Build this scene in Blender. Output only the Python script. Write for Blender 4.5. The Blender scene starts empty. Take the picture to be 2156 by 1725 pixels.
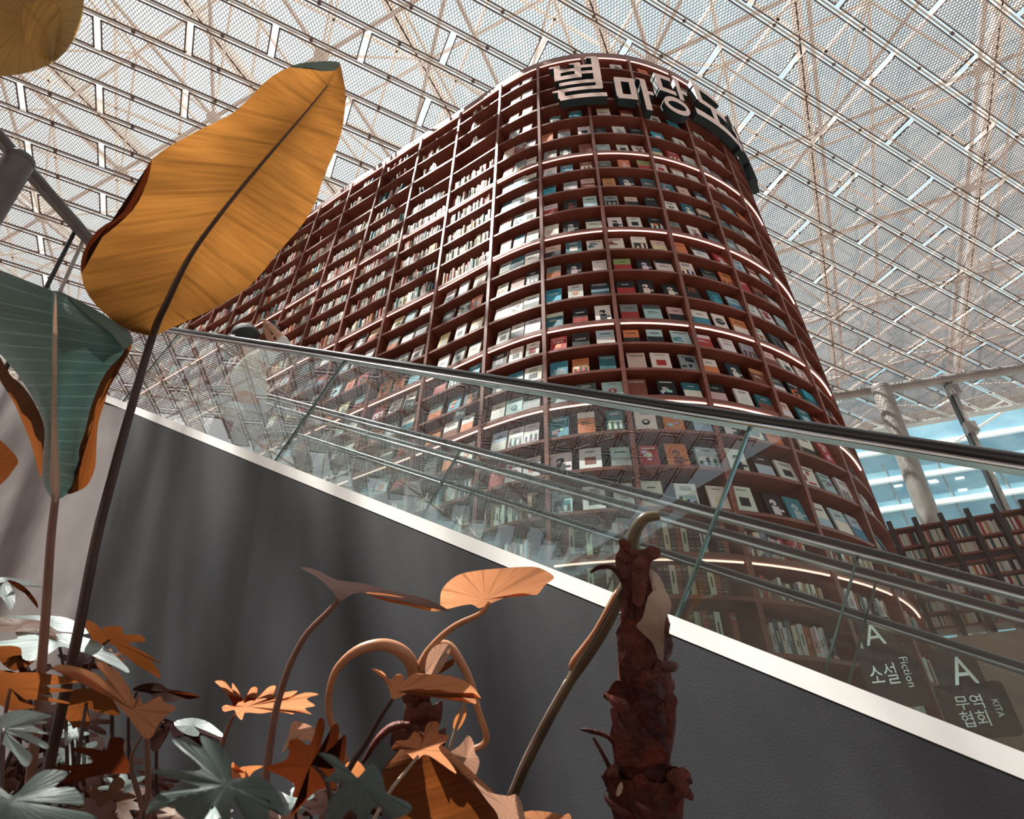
import bpy, bmesh, math, random
import numpy as np
from mathutils import Vector, Matrix

SC = bpy.context.scene
COL = SC.collection
R = random.Random(7)
PI = math.pi

# ------------------------------------------------------------------ camera
F_PX = 1297.0
PITCH = math.radians(38.57)
ROLL = math.radians(1.16)
_cp, _sp = math.cos(PITCH), math.sin(PITCH)
_cr, _sr = math.cos(ROLL), math.sin(ROLL)
C_FWD = Vector((0, _cp, _sp))
_rt, _up = Vector((1, 0, 0)), Vector((0, -_sp, _cp))
C_RT = _cr * _rt + _sr * _up
C_UP = -_sr * _rt + _cr * _up
FLOOR = -1.6


def ray(x, y):
    return (x - 1078) * C_RT + (862.5 - y) * C_UP + F_PX * C_FWD


def at_z(x, y, z):
    d = ray(x, y)
    return d * (z / d.z)


def at_d(x, y, depth):
    return ray(x, y) * (depth / F_PX)


def proj(p):
    w = p.dot(C_FWD)
    if w <= 0.01:
        return None
    return (1078 + F_PX * p.dot(C_RT) / w, 862.5 - F_PX * p.dot(C_UP) / w, w)


cam = bpy.data.cameras.new('camera')
camo = bpy.data.objects.new('camera', cam)
COL.objects.link(camo)
cam.sensor_width = 36
cam.lens = F_PX / 2156 * 36
cam.clip_start, cam.clip_end = 0.05, 500
camo.matrix_world = Matrix(((C_RT.x, C_UP.x, -C_FWD.x, 0), (C_RT.y, C_UP.y, -C_FWD.y, 0),
                            (C_RT.z, C_UP.z, -C_FWD.z, 0), (0, 0, 0, 1)))
cam.dof.use_dof = True
cam.dof.focus_distance = 3.2
cam.dof.aperture_fstop = 9
SC.camera = camo


# ------------------------------------------------------------------ helpers
def lin(c):
    """hex sRGB -> linear rgb"""
    if isinstance(c, str):
        c = tuple(int(c[i:i + 2], 16) / 255 for i in (0, 2, 4))
    return tuple((v / 12.92 if v <= 0.04045 else ((v + 0.055) / 1.055) ** 2.4) for v in c)


def tag(o, label, cat, group=None, kind=None):
    o['label'] = label
    o['category'] = cat
    if group:
        o['group'] = group
    if kind:
        o['kind'] = kind
    return o


def structure(o):
    o['kind'] = 'structure'
    return o


def empty(name, loc=(0, 0, 0)):
    o = bpy.data.objects.new(name, None)
    COL.objects.link(o)
    o.location = loc
    o.empty_display_size = 0.1
    return o


class MB:
    """mesh builder with per face material and colour"""

    def __init__(s):
        s.v, s.f, s.m, s.c = [], [], [], []

    def face(s, pts, mat=0, col=(0.8, 0.8, 0.8)):
        i = len(s.v)
        s.v.extend(tuple(p) for p in pts)
        s.f.append(tuple(range(i, i + len(pts))))
        s.m.append(mat)
        s.c.append(col)

    def hexa(s, c8, mat=0, col=(0.8, 0.8, 0.8), cols=None):
        """c8: 4 bottom then 4 top corners; faces: bottom top front(0,1) right(1,2) back(2,3) left(3,0)"""
        i = len(s.v)
        s.v.extend(tuple(p) for p in c8)
        fs = [(3, 2, 1, 0), (4, 5, 6, 7), (0, 1, 5, 4), (1, 2, 6, 5), (2, 3, 7, 6), (3, 0, 4, 7)]
        for k, q in enumerate(fs):
            s.f.append(tuple(i + a for a in q))
            s.m.append(mat)
            s.c.append(cols[k] if cols else col)

    def box(s, o, ax, ay, az, mat=0, col=(0.8, 0.8, 0.8), cols=None):
        """o corner, three edge vectors"""
        o = Vector(o)
        ax, ay, az = Vector(ax), Vector(ay), Vector(az)
        s.hexa([o, o + ax, o + ax + ay, o + ay, o + az, o + ax + az, o + ax + ay + az, o + ay + az], mat, col, cols)

    def tube(s, pts, rad, n=8, mat=0, col=(0.8, 0.8, 0.8), cap=True, flat=None):
        """swept tube; rad: number or list; flat: squash along frame axis"""
        pts = [Vector(p) for p in pts]
        if not isinstance(rad, (list, tuple)):
            rad = [rad] * len(pts)
        rings = []
        t0 = (pts[1] - pts[0]).normalized()
        ref = Vector((0, 0, 1)) if abs(t0.z) < 0.9 else Vector((1, 0, 0))
        a = t0.cross(ref).normalized()
        for k, p in enumerate(pts):
            if k == 0:
                t = pts[1] - pts[0]
            elif k == len(pts) - 1:
                t = pts[-1] - pts[-2]
            else:
                t = pts[k + 1] - pts[k - 1]
            t.normalize()
            a = (a - t * a.dot(t)).normalized()
            b = t.cross(a)
            i = len(s.v)
            for j in range(n):
                th = 2 * PI * j / n
                s.v.append(tuple(p + rad[k] * (math.cos(th) * a + math.sin(th) * (flat or 1) * b)))
            rings.append(i)
        for k in range(len(rings) - 1):
            A, B = rings[k], rings[k + 1]
            for j in range(n):
                j2 = (j + 1) % n
                s.f.append((A + j, A + j2, B + j2, B + j))
                s.m.append(mat)
                s.c.append(col)
        if cap:
            for A, rev in ((rings[0], True), (rings[-1], False)):
                q = [A + j for j in range(n)]
                s.f.append(tuple(reversed(q)) if rev else tuple(q))
                s.m.append(mat)
                s.c.append(col)

    def grid(s, P, mat=0, col=(0.8, 0.8, 0.8), closed=False):
        """P[i][j] points"""
        i0 = len(s.v)
        nr, nc = len(P), len(P[0])
        for r in P:
            s.v.extend(tuple(p) for p in r)
        for i in range(nr - 1):
            for j in range(nc - (0 if closed else 1)):
                j2 = (j + 1) % nc
                s.f.append((i0 + i * nc + j, i0 + i * nc + j2, i0 + (i + 1) * nc + j2, i0 + (i + 1) * nc + j))
                s.m.append(mat)
                s.c.append(col)

    def ell(s, c, ax, ay, az, nu=14, nv=9, mat=0, col=(0.8, 0.8, 0.8)):
        c, ax, ay, az = Vector(c), Vector(ax), Vector(ay), Vector(az)
        P = []
        for i in range(nv + 1):
            ph = PI * i / nv
            r, z = max(math.sin(ph), 1e-3), math.cos(ph)
            P.append([c + ax * (r * math.cos(2 * PI * j / nu)) + ay * (r * math.sin(2 * PI * j / nu)) + az * z for j in range(nu)])
        s.grid(P, mat, col, closed=True)

    def mesh(s, name, mats, smooth=False):
        me = bpy.data.meshes.new(name)
        me.from_pydata(s.v, [], s.f)
        for m in (mats if isinstance(mats, (list, tuple)) else [mats]):
            me.materials.append(m)
        if s.f:
            me.polygons.foreach_set('material_index', s.m)
            tot = [len(f) for f in s.f]
            ca = me.color_attributes.new('Col', 'FLOAT_COLOR', 'CORNER')
            arr = np.repeat(np.array([(c[0], c[1], c[2], 1.0) for c in s.c], dtype=np.float32), tot, axis=0)
            ca.data.foreach_set('color', arr.ravel())
            me.polygons.foreach_set('use_smooth', [smooth] * len(s.f))
        me.update()
        return me

    def build(s, name, mats, parent=None, smooth=False):
        o = bpy.data.objects.new(name, s.mesh(name, mats, smooth))
        COL.objects.link(o)
        if parent is not None:
            o.parent = parent
            if parent.location.length > 0 or parent.parent:
                o.matrix_parent_inverse = Matrix.Translation(-world_loc(parent))
        return o


def world_loc(o):
    p = o.location.copy() if o.type == 'EMPTY' else Vector((0, 0, 0))
    return p


def frame_of(t):
    t = Vector(t).normalized()
    a = t.cross(Vector((0, 0, 1)))
    if a.length < 1e-3:
        a = Vector((1, 0, 0))
    a.normalize()
    return t, a, a.cross(t)


# ------------------------------------------------------------------ materials
def new_mat(name):
    m = bpy.data.materials.new(name)
    m.use_nodes = True
    nt = m.node_tree
    for n in list(nt.nodes):
        nt.nodes.remove(n)
    out = nt.nodes.new('ShaderNodeOutputMaterial')
    return m, nt, out


def N(nt, t, **kw):
    n = nt.nodes.new(t)
    for k, v in kw.items():
        if k in n.inputs:
            n.inputs[k].default_value = v
        else:
            setattr(n, k, v)
    return n


def c4(c):
    c = lin(c) if isinstance(c, str) else c
    return (c[0], c[1], c[2], 1)


def pbr(name, c1, c2=None, rough=0.6, metal=0.0, scale=8, bump=0.0, bscale=60, stretch=None, spec=0.5, mixlo=0.35, mixhi=0.65, coat=0):
    m, nt, out = new_mat(name)
    b = N(nt, 'ShaderNodeBsdfPrincipled')
    b.inputs['Roughness'].default_value = rough
    b.inputs['Metallic'].default_value = metal
    b.inputs['Specular IOR Level'].default_value = spec
    b.inputs['Coat Weight'].default_value = coat
    nt.links.new(b.outputs[0], out.inputs[0])
    tc = N(nt, 'ShaderNodeTexCoord')
    mp = N(nt, 'ShaderNodeMapping')
    if stretch:
        mp.inputs['Scale'].default_value = stretch
    nt.links.new(tc.outputs['Object'], mp.inputs[0])
    noi = N(nt, 'ShaderNodeTexNoise', Scale=scale, Detail=5.0)
    nt.links.new(mp.outputs[0], noi.inputs['Vector'])
    r = N(nt, 'ShaderNodeValToRGB')
    r.color_ramp.elements[0].position, r.color_ramp.elements[1].position = mixlo, mixhi
    r.color_ramp.elements[0].color = c4(c1)
    r.color_ramp.elements[1].color = c4(c2 or c1)
    nt.links.new(noi.outputs[0], r.inputs[0])
    nt.links.new(r.outputs[0], b.inputs['Base Color'])
    if bump:
        n2 = N(nt, 'ShaderNodeTexNoise', Scale=bscale, Detail=4.0)
        nt.links.new(mp.outputs[0], n2.inputs['Vector'])
        bp = N(nt, 'ShaderNodeBump', Strength=bump, Distance=0.02)
        nt.links.new(n2.outputs[0], bp.inputs['Height'])
        nt.links.new(bp.outputs[0], b.inputs['Normal'])
    return m


def emit(name, c, s):
    m, nt, out = new_mat(name)
    e = N(nt, 'ShaderNodeEmission', Strength=s)
    e.inputs[0].default_value = c4(c)
    nt.links.new(e.outputs[0], out.inputs[0])
    return m


def glass_mat(name, tint, lo=0.07, power=4.0, rough=0.0):
    m, nt, out = new_mat(name)
    tr = N(nt, 'ShaderNodeBsdfTransparent')
    tr.inputs[0].default_value = c4(tint)
    gl = N(nt, 'ShaderNodeBsdfGlossy', Roughness=rough)
    gl.inputs[0].default_value = (1, 1, 1, 1)
    lw = N(nt, 'ShaderNodeLayerWeight', Blend=0.5)
    pw = N(nt, 'ShaderNodeMath', operation='POWER')
    pw.inputs[1].default_value = power
    ma = N(nt, 'ShaderNodeMath', operation='MULTIPLY_ADD')
    ma.inputs[1].default_value = 1 - lo
    ma.inputs[2].default_value = lo
    nt.links.new(lw.outputs['Facing'], pw.inputs[0])
    nt.links.new(pw.outputs[0], ma.inputs[0])
    mx = N(nt, 'ShaderNodeMixShader')
    nt.links.new(ma.outputs[0], mx.inputs[0])
    nt.links.new(tr.outputs[0], mx.inputs[1])
    nt.links.new(gl.outputs[0], mx.inputs[2])
    nt.links.new(mx.outputs[0], out.inputs[0])
    return m


def leaf_mat(name, diff, diff2, trans, tw=0.6, vein=0.35, rough=0.45, under=None, utw=None, vscale=40, lspec=0.3):
    """leaf: reflective skin over a translucent blade; 'Col' alpha-less attribute r = vein mask"""
    m, nt, out = new_mat(name)
    L = nt.links
    tc = N(nt, 'ShaderNodeTexCoord')
    noi = N(nt, 'ShaderNodeTexNoise', Scale=9.0, Detail=6.0)
    L.new(tc.outputs['Object'], noi.inputs['Vector'])
    mix = N(nt, 'ShaderNodeMix', data_type='RGBA')
    mix.inputs[6].default_value, mix.inputs[7].default_value = c4(diff), c4(diff2)
    L.new(noi.outputs[0], mix.inputs[0])
    at = N(nt, 'ShaderNodeAttribute', attribute_name='uvl')
    sx = N(nt, 'ShaderNodeSeparateXYZ')
    L.new(at.outputs['Vector'], sx.inputs[0])
    # veins: stripes along the first leaf coordinate, bent towards the tip, plus midrib
    ab = N(nt, 'ShaderNodeMath', operation='ABSOLUTE')
    L.new(sx.outputs[1], ab.inputs[0])
    wv = N(nt, 'ShaderNodeMath', operation='MULTIPLY_ADD')
    L.new(sx.outputs[0], wv.inputs[0])
    wv.inputs[1].default_value = vscale
    nz = N(nt, 'ShaderNodeMath', operation='MULTIPLY')
    L.new(noi.outputs[0], nz.inputs[0])
    nz.inputs[1].default_value = 1.2
    L.new(nz.outputs[0], wv.inputs[2])
    sn = N(nt, 'ShaderNodeMath', operation='SINE')
    L.new(wv.outputs[0], sn.inputs[0])
    p1 = N(nt, 'ShaderNodeMath', operation='GREATER_THAN')
    L.new(sn.outputs[0], p1.inputs[0])
    p1.inputs[1].default_value = 0.93
    mr = N(nt, 'ShaderNodeMath', operation='LESS_THAN')
    L.new(ab.outputs[0], mr.inputs[0])
    mr.inputs[1].default_value = 0.035
    mxv = N(nt, 'ShaderNodeMath', operation='MAXIMUM')
    L.new(p1.outputs[0], mxv.inputs[0])
    L.new(mr.outputs[0], mxv.inputs[1])
    dk = N(nt, 'ShaderNodeMath', operation='MULTIPLY_ADD')
    L.new(mxv.outputs[0], dk.inputs[0])
    dk.inputs[1].default_value = -vein
    dk.inputs[2].default_value = 1.0
    # fine fibre streaks
    st = N(nt, 'ShaderNodeTexNoise', Scale=1.0, Detail=3.0)
    sc = N(nt, 'ShaderNodeVectorMath', operation='MULTIPLY')
    L.new(at.outputs['Vector'], sc.inputs[0])
    sc.inputs[1].default_value = (vscale * 1.6, 1.5, 1.0)
    L.new(sc.outputs[0], st.inputs['Vector'])
    fs = N(nt, 'ShaderNodeMapRange')
    L.new(st.outputs[0], fs.inputs[0])
    fs.inputs[1].default_value, fs.inputs[2].default_value = 0.3, 0.7
    fs.inputs[3].default_value, fs.inputs[4].default_value = 0.78, 1.1
    dm = N(nt, 'ShaderNodeMath', operation='MULTIPLY')
    L.new(dk.outputs[0], dm.inputs[0])
    L.new(fs.outputs[0], dm.inputs[1])

    def scaled(colsock, f):
        v = N(nt, 'ShaderNodeVectorMath', operation='SCALE')
        L.new(colsock, v.inputs[0])
        L.new(f, v.inputs['Scale'])
        return v.outputs[0]
    b = N(nt, 'ShaderNodeBsdfPrincipled')
    b.inputs['Roughness'].default_value = rough
    b.inputs['Specular IOR Level'].default_value = lspec
    L.new(scaled(mix.outputs[2], dm.outputs[0]), b.inputs['Base Color'])
    bp = N(nt, 'ShaderNodeBump', Strength=0.35, Distance=0.004)
    L.new(dm.outputs[0], bp.inputs['Height'])
    L.new(bp.outputs[0], b.inputs['Normal'])
    t = N(nt, 'ShaderNodeBsdfTranslucent')
    rgb = N(nt, 'ShaderNodeMix', data_type='RGBA')
    tcol = lin(trans) if isinstance(trans, str) else trans
    rgb.inputs[6].default_value = c4(tcol)
    rgb.inputs[7].default_value = c4(tuple(v * 0.62 for v in tcol))
    L.new(noi.outputs[0], rgb.inputs[0])
    L.new(scaled(rgb.outputs[2], dm.outputs[0]), t.inputs[0])
    ms = N(nt, 'ShaderNodeMixShader')
    ms.inputs[0].default_value = tw
    L.new(b.outputs[0], ms.inputs[1])
    L.new(t.outputs[0], ms.inputs[2])
    L.new(ms.outputs[0], out.inputs[0])
    return m


def attr_mat(name, rough=0.5, noise=0.0, spec=0.4):
    m, nt, out = new_mat(name)
    b = N(nt, 'ShaderNodeBsdfPrincipled')
    b.inputs['Roughness'].default_value = rough
    b.inputs['Specular IOR Level'].default_value = spec
    at = N(nt, 'ShaderNodeAttribute', attribute_name='Col')
    nt.links.new(at.outputs['Color'], b.inputs['Base Color'])
    nt.links.new(b.outputs[0], out.inputs[0])
    return m


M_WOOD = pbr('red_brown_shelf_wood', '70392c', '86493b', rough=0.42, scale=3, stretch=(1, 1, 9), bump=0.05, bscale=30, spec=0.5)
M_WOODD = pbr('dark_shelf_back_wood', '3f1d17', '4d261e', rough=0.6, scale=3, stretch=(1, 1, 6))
M_LED = emit('shelf_led_strip', 'ffd0bf', 1.9)
M_MESH = pbr('expanded_metal', 'a3908a', 'b5a29b', rough=0.5, metal=0.0, scale=2)
M_RAIL = pbr('ceiling_rail_paint', 'b9b2ae', 'cfc9c5', rough=0.4, metal=0.2, scale=1)
M_RAILD = pbr('ceiling_frame_dark', '5c4640', '6b534c', rough=0.6, scale=2)
M_TRUSS = pbr('truss_paint', 'efe6de', 'f6efe8', rough=0.6, scale=1)
M_STEEL = pbr('painted_steel_column', '8f8783', 'a39b97', rough=0.38, metal=0.3, scale=2)
M_STEELD = pbr('dark_steel_column', '55504f', '625d5b', rough=0.38, metal=0.3, scale=2)
M_WALL = pbr('charcoal_plaster', '303034', '38383c', rough=0.55, scale=3, bump=0.07, bscale=240, spec=0.25)
M_WALL2 = pbr('pale_plaster', '756c6b', '827978', rough=0.6, scale=3, bump=0.06, bscale=190, spec=0.3)
M_TRIM = pbr('brushed_white_deck', 'f0eeec', 'f8f6f5', rough=0.4, metal=0.0, scale=6)
M_CHROME = pbr('polished_rail_steel', 'b9bbbd', 'd2d4d6', rough=0.12, metal=1.0, scale=3)
M_RUBBER = pbr('black_handrail_rubber', '24272b', '2d3034', rough=0.28, scale=5, spec=0.5, coat=0.12)
M_GLASS = glass_mat('balustrade_glass', 'f7fbfa', lo=0.055, power=3.6)
M_GLASSR = glass_mat('skylight_glass', 'eef6f6', lo=0.05, power=5)
M_EDGE = pbr('glass_joint', '2f3d3a', '475652', rough=0.2, scale=5)
M_STEP = pbr('escalator_step', '3a3d40', '4a4d50', rough=0.5, metal=0.5, scale=9)
M_BOOK = attr_mat('printed_book', 0.6, spec=0.2)
M_PAPER = attr_mat('book_pages', 0.8)
M_SIGN = pbr('sign_face', 'f0cfc6', 'f4d8d0', rough=0.4, scale=3)
M_SIGNS = pbr('sign_side', '1e2a2c', '263335', rough=0.5, scale=3)
M_BLACK = pbr('black_board', '161717', '1d1e1e', rough=0.35, scale=3)
M_WHITE = pbr('white_lettering', 'dedcd8', 'e6e4e0', rough=0.5, scale=3)
M_FLOOR = pbr('stone_floor', '857b74', '958b84', rough=0.4, scale=1)
M_PINK = pbr('beige_panel_wall', 'a3887f', 'ae938a', rough=0.6, scale=1)
M_FAC = pbr('blue_facade_glass', '6d96a8', '8fb0bd', rough=0.35, scale=0.5, stretch=(1, 1, 1))
M_FACB = pbr('white_facade_band', 'dfe6ea', 'eef2f4', rough=0.5, scale=1)
M_SOIL = pbr('planter_soil', '2a2019', '3b2e24', rough=0.9, scale=20, bump=0.6, bscale=60)
M_DARKSHELF = pbr('dark_upright', '1d1b1c', '262324', rough=0.5, scale=4)
M_BARK = pbr('fibrous_red_bark', '2e0e09', '642619', rough=0.65, scale=14, stretch=(1, 1, 0.25), bump=0.8, bscale=50, mixlo=0.3, mixhi=0.7)
M_BARK2 = pbr('papery_bark_scale', '3d140d', '6e2e20', rough=0.6, scale=20, stretch=(1, 1, 0.2), bump=0.6, bscale=70)
M_SHEATH = pbr('dry_pale_sheath', '8f7a6d', 'b9a799', rough=0.55, scale=9)
M_PETI = pbr('tan_petiole', 'a06b4c', 'b98362', rough=0.35, scale=9)
M_STEMD = pbr('dark_petiole', '33201b', '49302a', rough=0.4, scale=9)
M_STEMB = pbr('brown_petiole', '6d4a3f', '835b4e', rough=0.4, scale=9)
M_OLIVE = pbr('olive_petiole', '4b4032', '6b5c45', rough=0.35, scale=9)
SUN_E, SUN_PHI, SUN_EL, SKY_S, EXPO = 13.0, 95, 66, 0.95, 0.42

# ================================================================== bookcase tower
D0 = 4.85
_raw = {-6: (-4.15, 7.60), -5: (-3.38, 7.07), -4: (-2.63, 6.58), -3: (-1.84, 6.05), -2: (-1.07, 5.55), -1: (-.32, 5.04),
        0: (.33, 4.70), 1: (1.10, 4.53), 2: (1.90, 4.55), 3: (2.67, 4.77), 4: (3.36, 5.15), 5: (3.87, 5.67)}
SCL = D0 / 4.7
PT = {k: Vector((x * SCL, y * SCL, 0)) for k, (x, y) in _raw.items()}
_d = (PT[-6] - PT[-2]) / 4
for k in range(-7, -17, -1):
    PT[k] = PT[k + 1] + _d
_ang = math.radians(60)
for k in range(6, 13):
    L = 0.78
    PT[k] = PT[k - 1] + Vector((math.cos(_ang), math.sin(_ang), 0)) * L
    _ang += math.radians(15 if k < 11 else 8)
TMIN, TMAX = -16, 12


def S(t):
    i = max(TMIN, min(TMAX - 1, int(math.floor(t))))
    f = t - i
    p1, p2 = PT[i], PT[i + 1]
    p0 = PT.get(i - 1, p1 * 2 - p2)
    p3 = PT.get(i + 2, p2 * 2 - p1)
    return 0.5 * ((2 * p1) + (p2 - p0) * f + (2 * p0 - 5 * p1 + 4 * p2 - p3) * f * f + (3 * p1 - p0 - 3 * p2 + p3) * f ** 3)


def TAN(t):
    e = 0.01
    return (S(min(t + e, TMAX)) - S(max(t - e, TMIN))).normalized()


def SP(t, z, o=0.0):
    tn = TAN(t)
    return S(t) + Vector((tn.y, -tn.x, 0)) * o + Vector((0, 0, z))


ROWY = [139, 164, 194, 228, 264.5, 301.5, 339, 374, 413, 454, 500, 545, 589, 639, 692, 741, 795, 852, 923, 997, 1083, 1177]
ZS = []
for y in ROWY:
    d = ray(1137, y)
    ZS.append(d.z / d.y * D0)
for z in (1.90, 1.48, 1.08, 0.66, 0.24, -0.18, -0.60, -1.02):
    ZS.append(z)
LEDROWS = {0, 6, 10, 14, 17, 21, 25}
NROW = len(ZS) - 1
DEP = 0.30

tower = empty('bookcase_tower', (SP(2, FLOOR, -2).x, SP(2, FLOOR, -2).y, FLOOR))
tag(tower, 'towering curved red-brown bookcase wall with glowing strip lights behind the escalators', 'bookcase')


def tspan(t0, t1):
    ts = []
    i = t0
    while i < t1 - 1e-6:
        step = 0.2 if i >= -1.5 else 1.0
        ts.append(i)
        i = round(i + step, 4)
    ts.append(t1)
    return ts


TS = tspan(-16, 12)


def slab(mb, ts, z0, z1, o0, o1, mat=0):
    """curved slab between offsets o0 (front) and o1 (back)"""
    P = []
    for t in ts:
        P.append([SP(t, z0, o1), SP(t, z0, o0), SP(t, z1, o0), SP(t, z1, o1)])
    mb.grid(P, mat, closed=True)
    mb.face(P[0][::-1], mat)
    mb.face(P[-1], mat)


for i, z in enumerate(ZS):
    mb = MB()
    th = 0.034 if i not in LEDROWS else 0.05
    if i == 3:
        th = 0.06
    slab(mb, TS, z - th, z, 0.0, -DEP)
    mb.build('shelf', M_WOOD, tower)
for k in range(TMIN, TMAX + 1):
    mb = MB()
    tn = TAN(max(min(k, TMAX - .02), TMIN + .02))
    nn = Vector((tn.y, -tn.x, 0))
    w = 0.042
    o = PT[k] - tn * w / 2 + nn * 0.012 + Vector((0, 0, FLOOR))
    mb.box(o, tn * w, -nn * (DEP + .01), Vector((0, 0, ZS[0] - FLOOR + 0.02)), 0)
    mb.build('upright', M_WOOD, tower)
mb = MB()
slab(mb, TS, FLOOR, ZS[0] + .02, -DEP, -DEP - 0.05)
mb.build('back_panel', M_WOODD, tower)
mb = MB()
slab(mb, TS, ZS[0] + 0.0, ZS[0] + 0.13, 0.0, -DEP - .05)
mb.build('cornice', M_WOOD, tower)
mb = MB()
slab(mb, TS, FLOOR, ZS[-1] + .0, -0.03, -DEP - .05)
mb.build('plinth', M_WOOD, tower)
for i in sorted(LEDROWS):
    if i > NROW:
        continue
    mb = MB()
    z = ZS[i] - 0.066
    for k in range(TMIN, TMAX):
        ts = tspan(k + .045, k + .955) if k >= -2 else [k + .035, k + .965]
        mb.tube([SP(t, z, -0.012) for t in ts], 0.0095, n=6)
    mb.build('light_strip', M_LED, tower)

# sloping top-edge flashing pieces seen as small pale tabs on the cornice
# ------------------------------------------------------------------ books
CC = dict(w='d9d4cf', k='1c1e21', t='2f6570', b='3e7f95', o='c9774c', r='a3302f', g='7b8083', p='cfb0a6', n='7b4438', y='d3c39a',
          c='8e9496', d='1f2d3b', e='3fa0b8', l='a5bdc4', v='8a9a62', s='4b5357', a='b98a58')
ORD = ['top', 'one', 'two', 'three', 'four', 'five', 'six', 'seven', 'eight', 'nine', 'ten', 'eleven', 'twelve', 'thirteen', 'fourteen',
       'fifteen', 'sixteen', 'seventeen', 'eighteen', 'nineteen', 'twenty', 'twenty-one', 'twenty-two', 'twenty-three', 'twenty-four',
       'twenty-five', 'twenty-six', 'twenty-seven', 'twenty-eight', 'twenty-nine']
NTH = ['', 'first', 'second', 'third', 'fourth', 'fifth', 'sixth', 'seventh', 'eighth', 'ninth', 'tenth', 'eleventh', 'twelfth',
       'thirteenth', 'fourteenth', 'fifteenth', 'sixteenth', 'seventeenth', 'eighteenth', 'nineteenth', 'twentieth', 'twenty-first',
       'twenty-second', 'twenty-third', 'twenty-fourth', 'twenty-fifth', 'twenty-sixth', 'twenty-seventh', 'twenty-eighth', 'twenty-ninth',
       'thirtieth', 'thirty-first', 'thirty-second', 'thirty-third', 'thirty-fourth', 'thirty-fifth', 'thirty-sixth', 'thirty-seventh', 'thirty-eighth', 'thirty-ninth', 'fortieth']
CNAME = dict(w='white', k='black', t='teal', b='blue', o='orange', r='red', g='grey', p='pale pink', n='brown', y='cream',
             c='grey-toned', d='navy', e='bright blue', l='light blue', v='green', s='slate', a='tan')

# colours of the displayed covers: column -> row -> two letters per book (ground, second colour)
COV = {
    -1: {0: 'gw ww', 1: 'wc wl', 2: 'wc wl', 3: 'cg pp', 4: 'pw nc cw', 5: 'rn cw ww', 6: 'dl cb wk', 7: 'td dl wp', 8: 'nc gs ws',
         9: 'pw bl wl', 10: 'gw td wg', 11: 'wo nn ks', 12: 'wk wk wk', 13: 'wk wk ww', 14: 'kc wk wr', 15: 'kw lb wk', 16: 'ww lt sc',
         17: 'lw wg ww', 18: 'rr wr wo'},
    0: {0: '-- kw wk', 3: 'tw bb', 4: 'oo cn wk', 5: 'cp kw nn', 6: 'wl bl nw', 7: 'ek cw pn', 8: 'wr kn ll', 9: 'wp kw wk', 10: 'pk tw wt',
        11: 'go kw wr', 12: 'et wo dl', 13: 'tw kr wk', 14: 'ro kw lw', 15: 'bt oy tw', 16: 'bl sc lr', 17: 'bw ow tw', 18: 'wk wn lc',
        19: 'lt wk wg'},
    1: {0: '-- wk', 3: 'wy rw', 4: 'ks wc dk', 5: 'lw wk wn', 6: 'sg op vr', 7: 'an dw st', 8: 'ck pk kw', 9: 'wk wk ko', 10: 'wn wk py',
        11: 'vr kw wk', 12: 'kr kw kw', 13: 'gr ls pk', 14: 'ok lk lb', 15: 'pw wr ck', 16: 'nk kl tw', 17: 'wk ol bl', 18: 'rw on lw',
        19: 'wy wl wy'},
    2: {0: 'oo kw', 3: 'wn ee', 4: 'ew wn', 5: 'ty rr wc', 6: 'wr wn ww', 7: 'tw pp dl', 8: 'wk tw pk', 9: 'gn wn kg', 10: 'oo wk rw',
        11: 'wy ks oo', 12: 'ko te lb', 13: 'wb wk ow', 14: 'rw wk cn', 15: 'wo dw na', 16: 'kp ww tn', 17: 'kw wl on', 18: 'wk kl wk',
        19: 'wk kw bl'},
    3: {0: 'wk', 3: 'wk oo', 4: 'pn wn', 5: 'wg gs kl', 6: 'wr wk pn', 7: 'nn bw on', 8: 'st ck wp', 9: 'gl wr pn', 10: 'lb nw lk',
        11: 'rr nk wk', 12: 'wl wr lg', 13: 'wo sk wg', 14: 'pn wk wr', 15: 'sw ko et', 16: 'pw tl nw', 17: 'wk rw', 18: 'wr lg wp',
        19: 'wl lw lb'},
}
WORDS = {(0, 12, 0): ('ZERO', 'ONE'), (0, 12, 2): ('DAYBREAK',), (-1, 12, 0): ('JUSTICE',), (2, 12, 0): ('THE', 'PATH'),
         (0, 14, 0): ('CATCHING', 'FIRE'), (0, 14, 1): ('DADA',), (0, 15, 0): ('THE', 'LITTLE BOOK', 'OF LAYOUTS'),
         (1, 15, 0): ('Tomorrow',), (1, 16, 0): ('eclipse',), (2, 13, 1): ('시발',), (0, 15, 2): ('breaking dawn',),
         (1, 8, 2): ('통섭',), (0, 11, 2): ('자본주의',), (2, 14, 1): ('이야기', '인문학')}

_txtcache = {}


def text_polys(s):
    if s in _txtcache:
        return _txtcache[s]
    c = bpy.data.curves.new('lettering', 'FONT')
    c.body = s
    c.align_x = 'CENTER'
    c.resolution_u = 2
    o = bpy.data.objects.new('lettering', c)
    COL.objects.link(o)
    dg = bpy.context.evaluated_depsgraph_get()
    me = bpy.data.meshes.new_from_object(o.evaluated_get(dg))
    vs = [v.co.copy() for v in me.vertices]
    fs = [tuple(p.vertices) for p in me.polygons]
    bpy.data.objects.remove(o)
    bpy.data.curves.remove(c)
    bpy.data.meshes.remove(me)
    xs = [v.x for v in vs] or [0, 1]
    ys = [v.y for v in vs] or [0, 1]
    _txtcache[s] = (vs, fs, (min(xs), max(xs), min(ys), max(ys)))
    return _txtcache[s]


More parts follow.
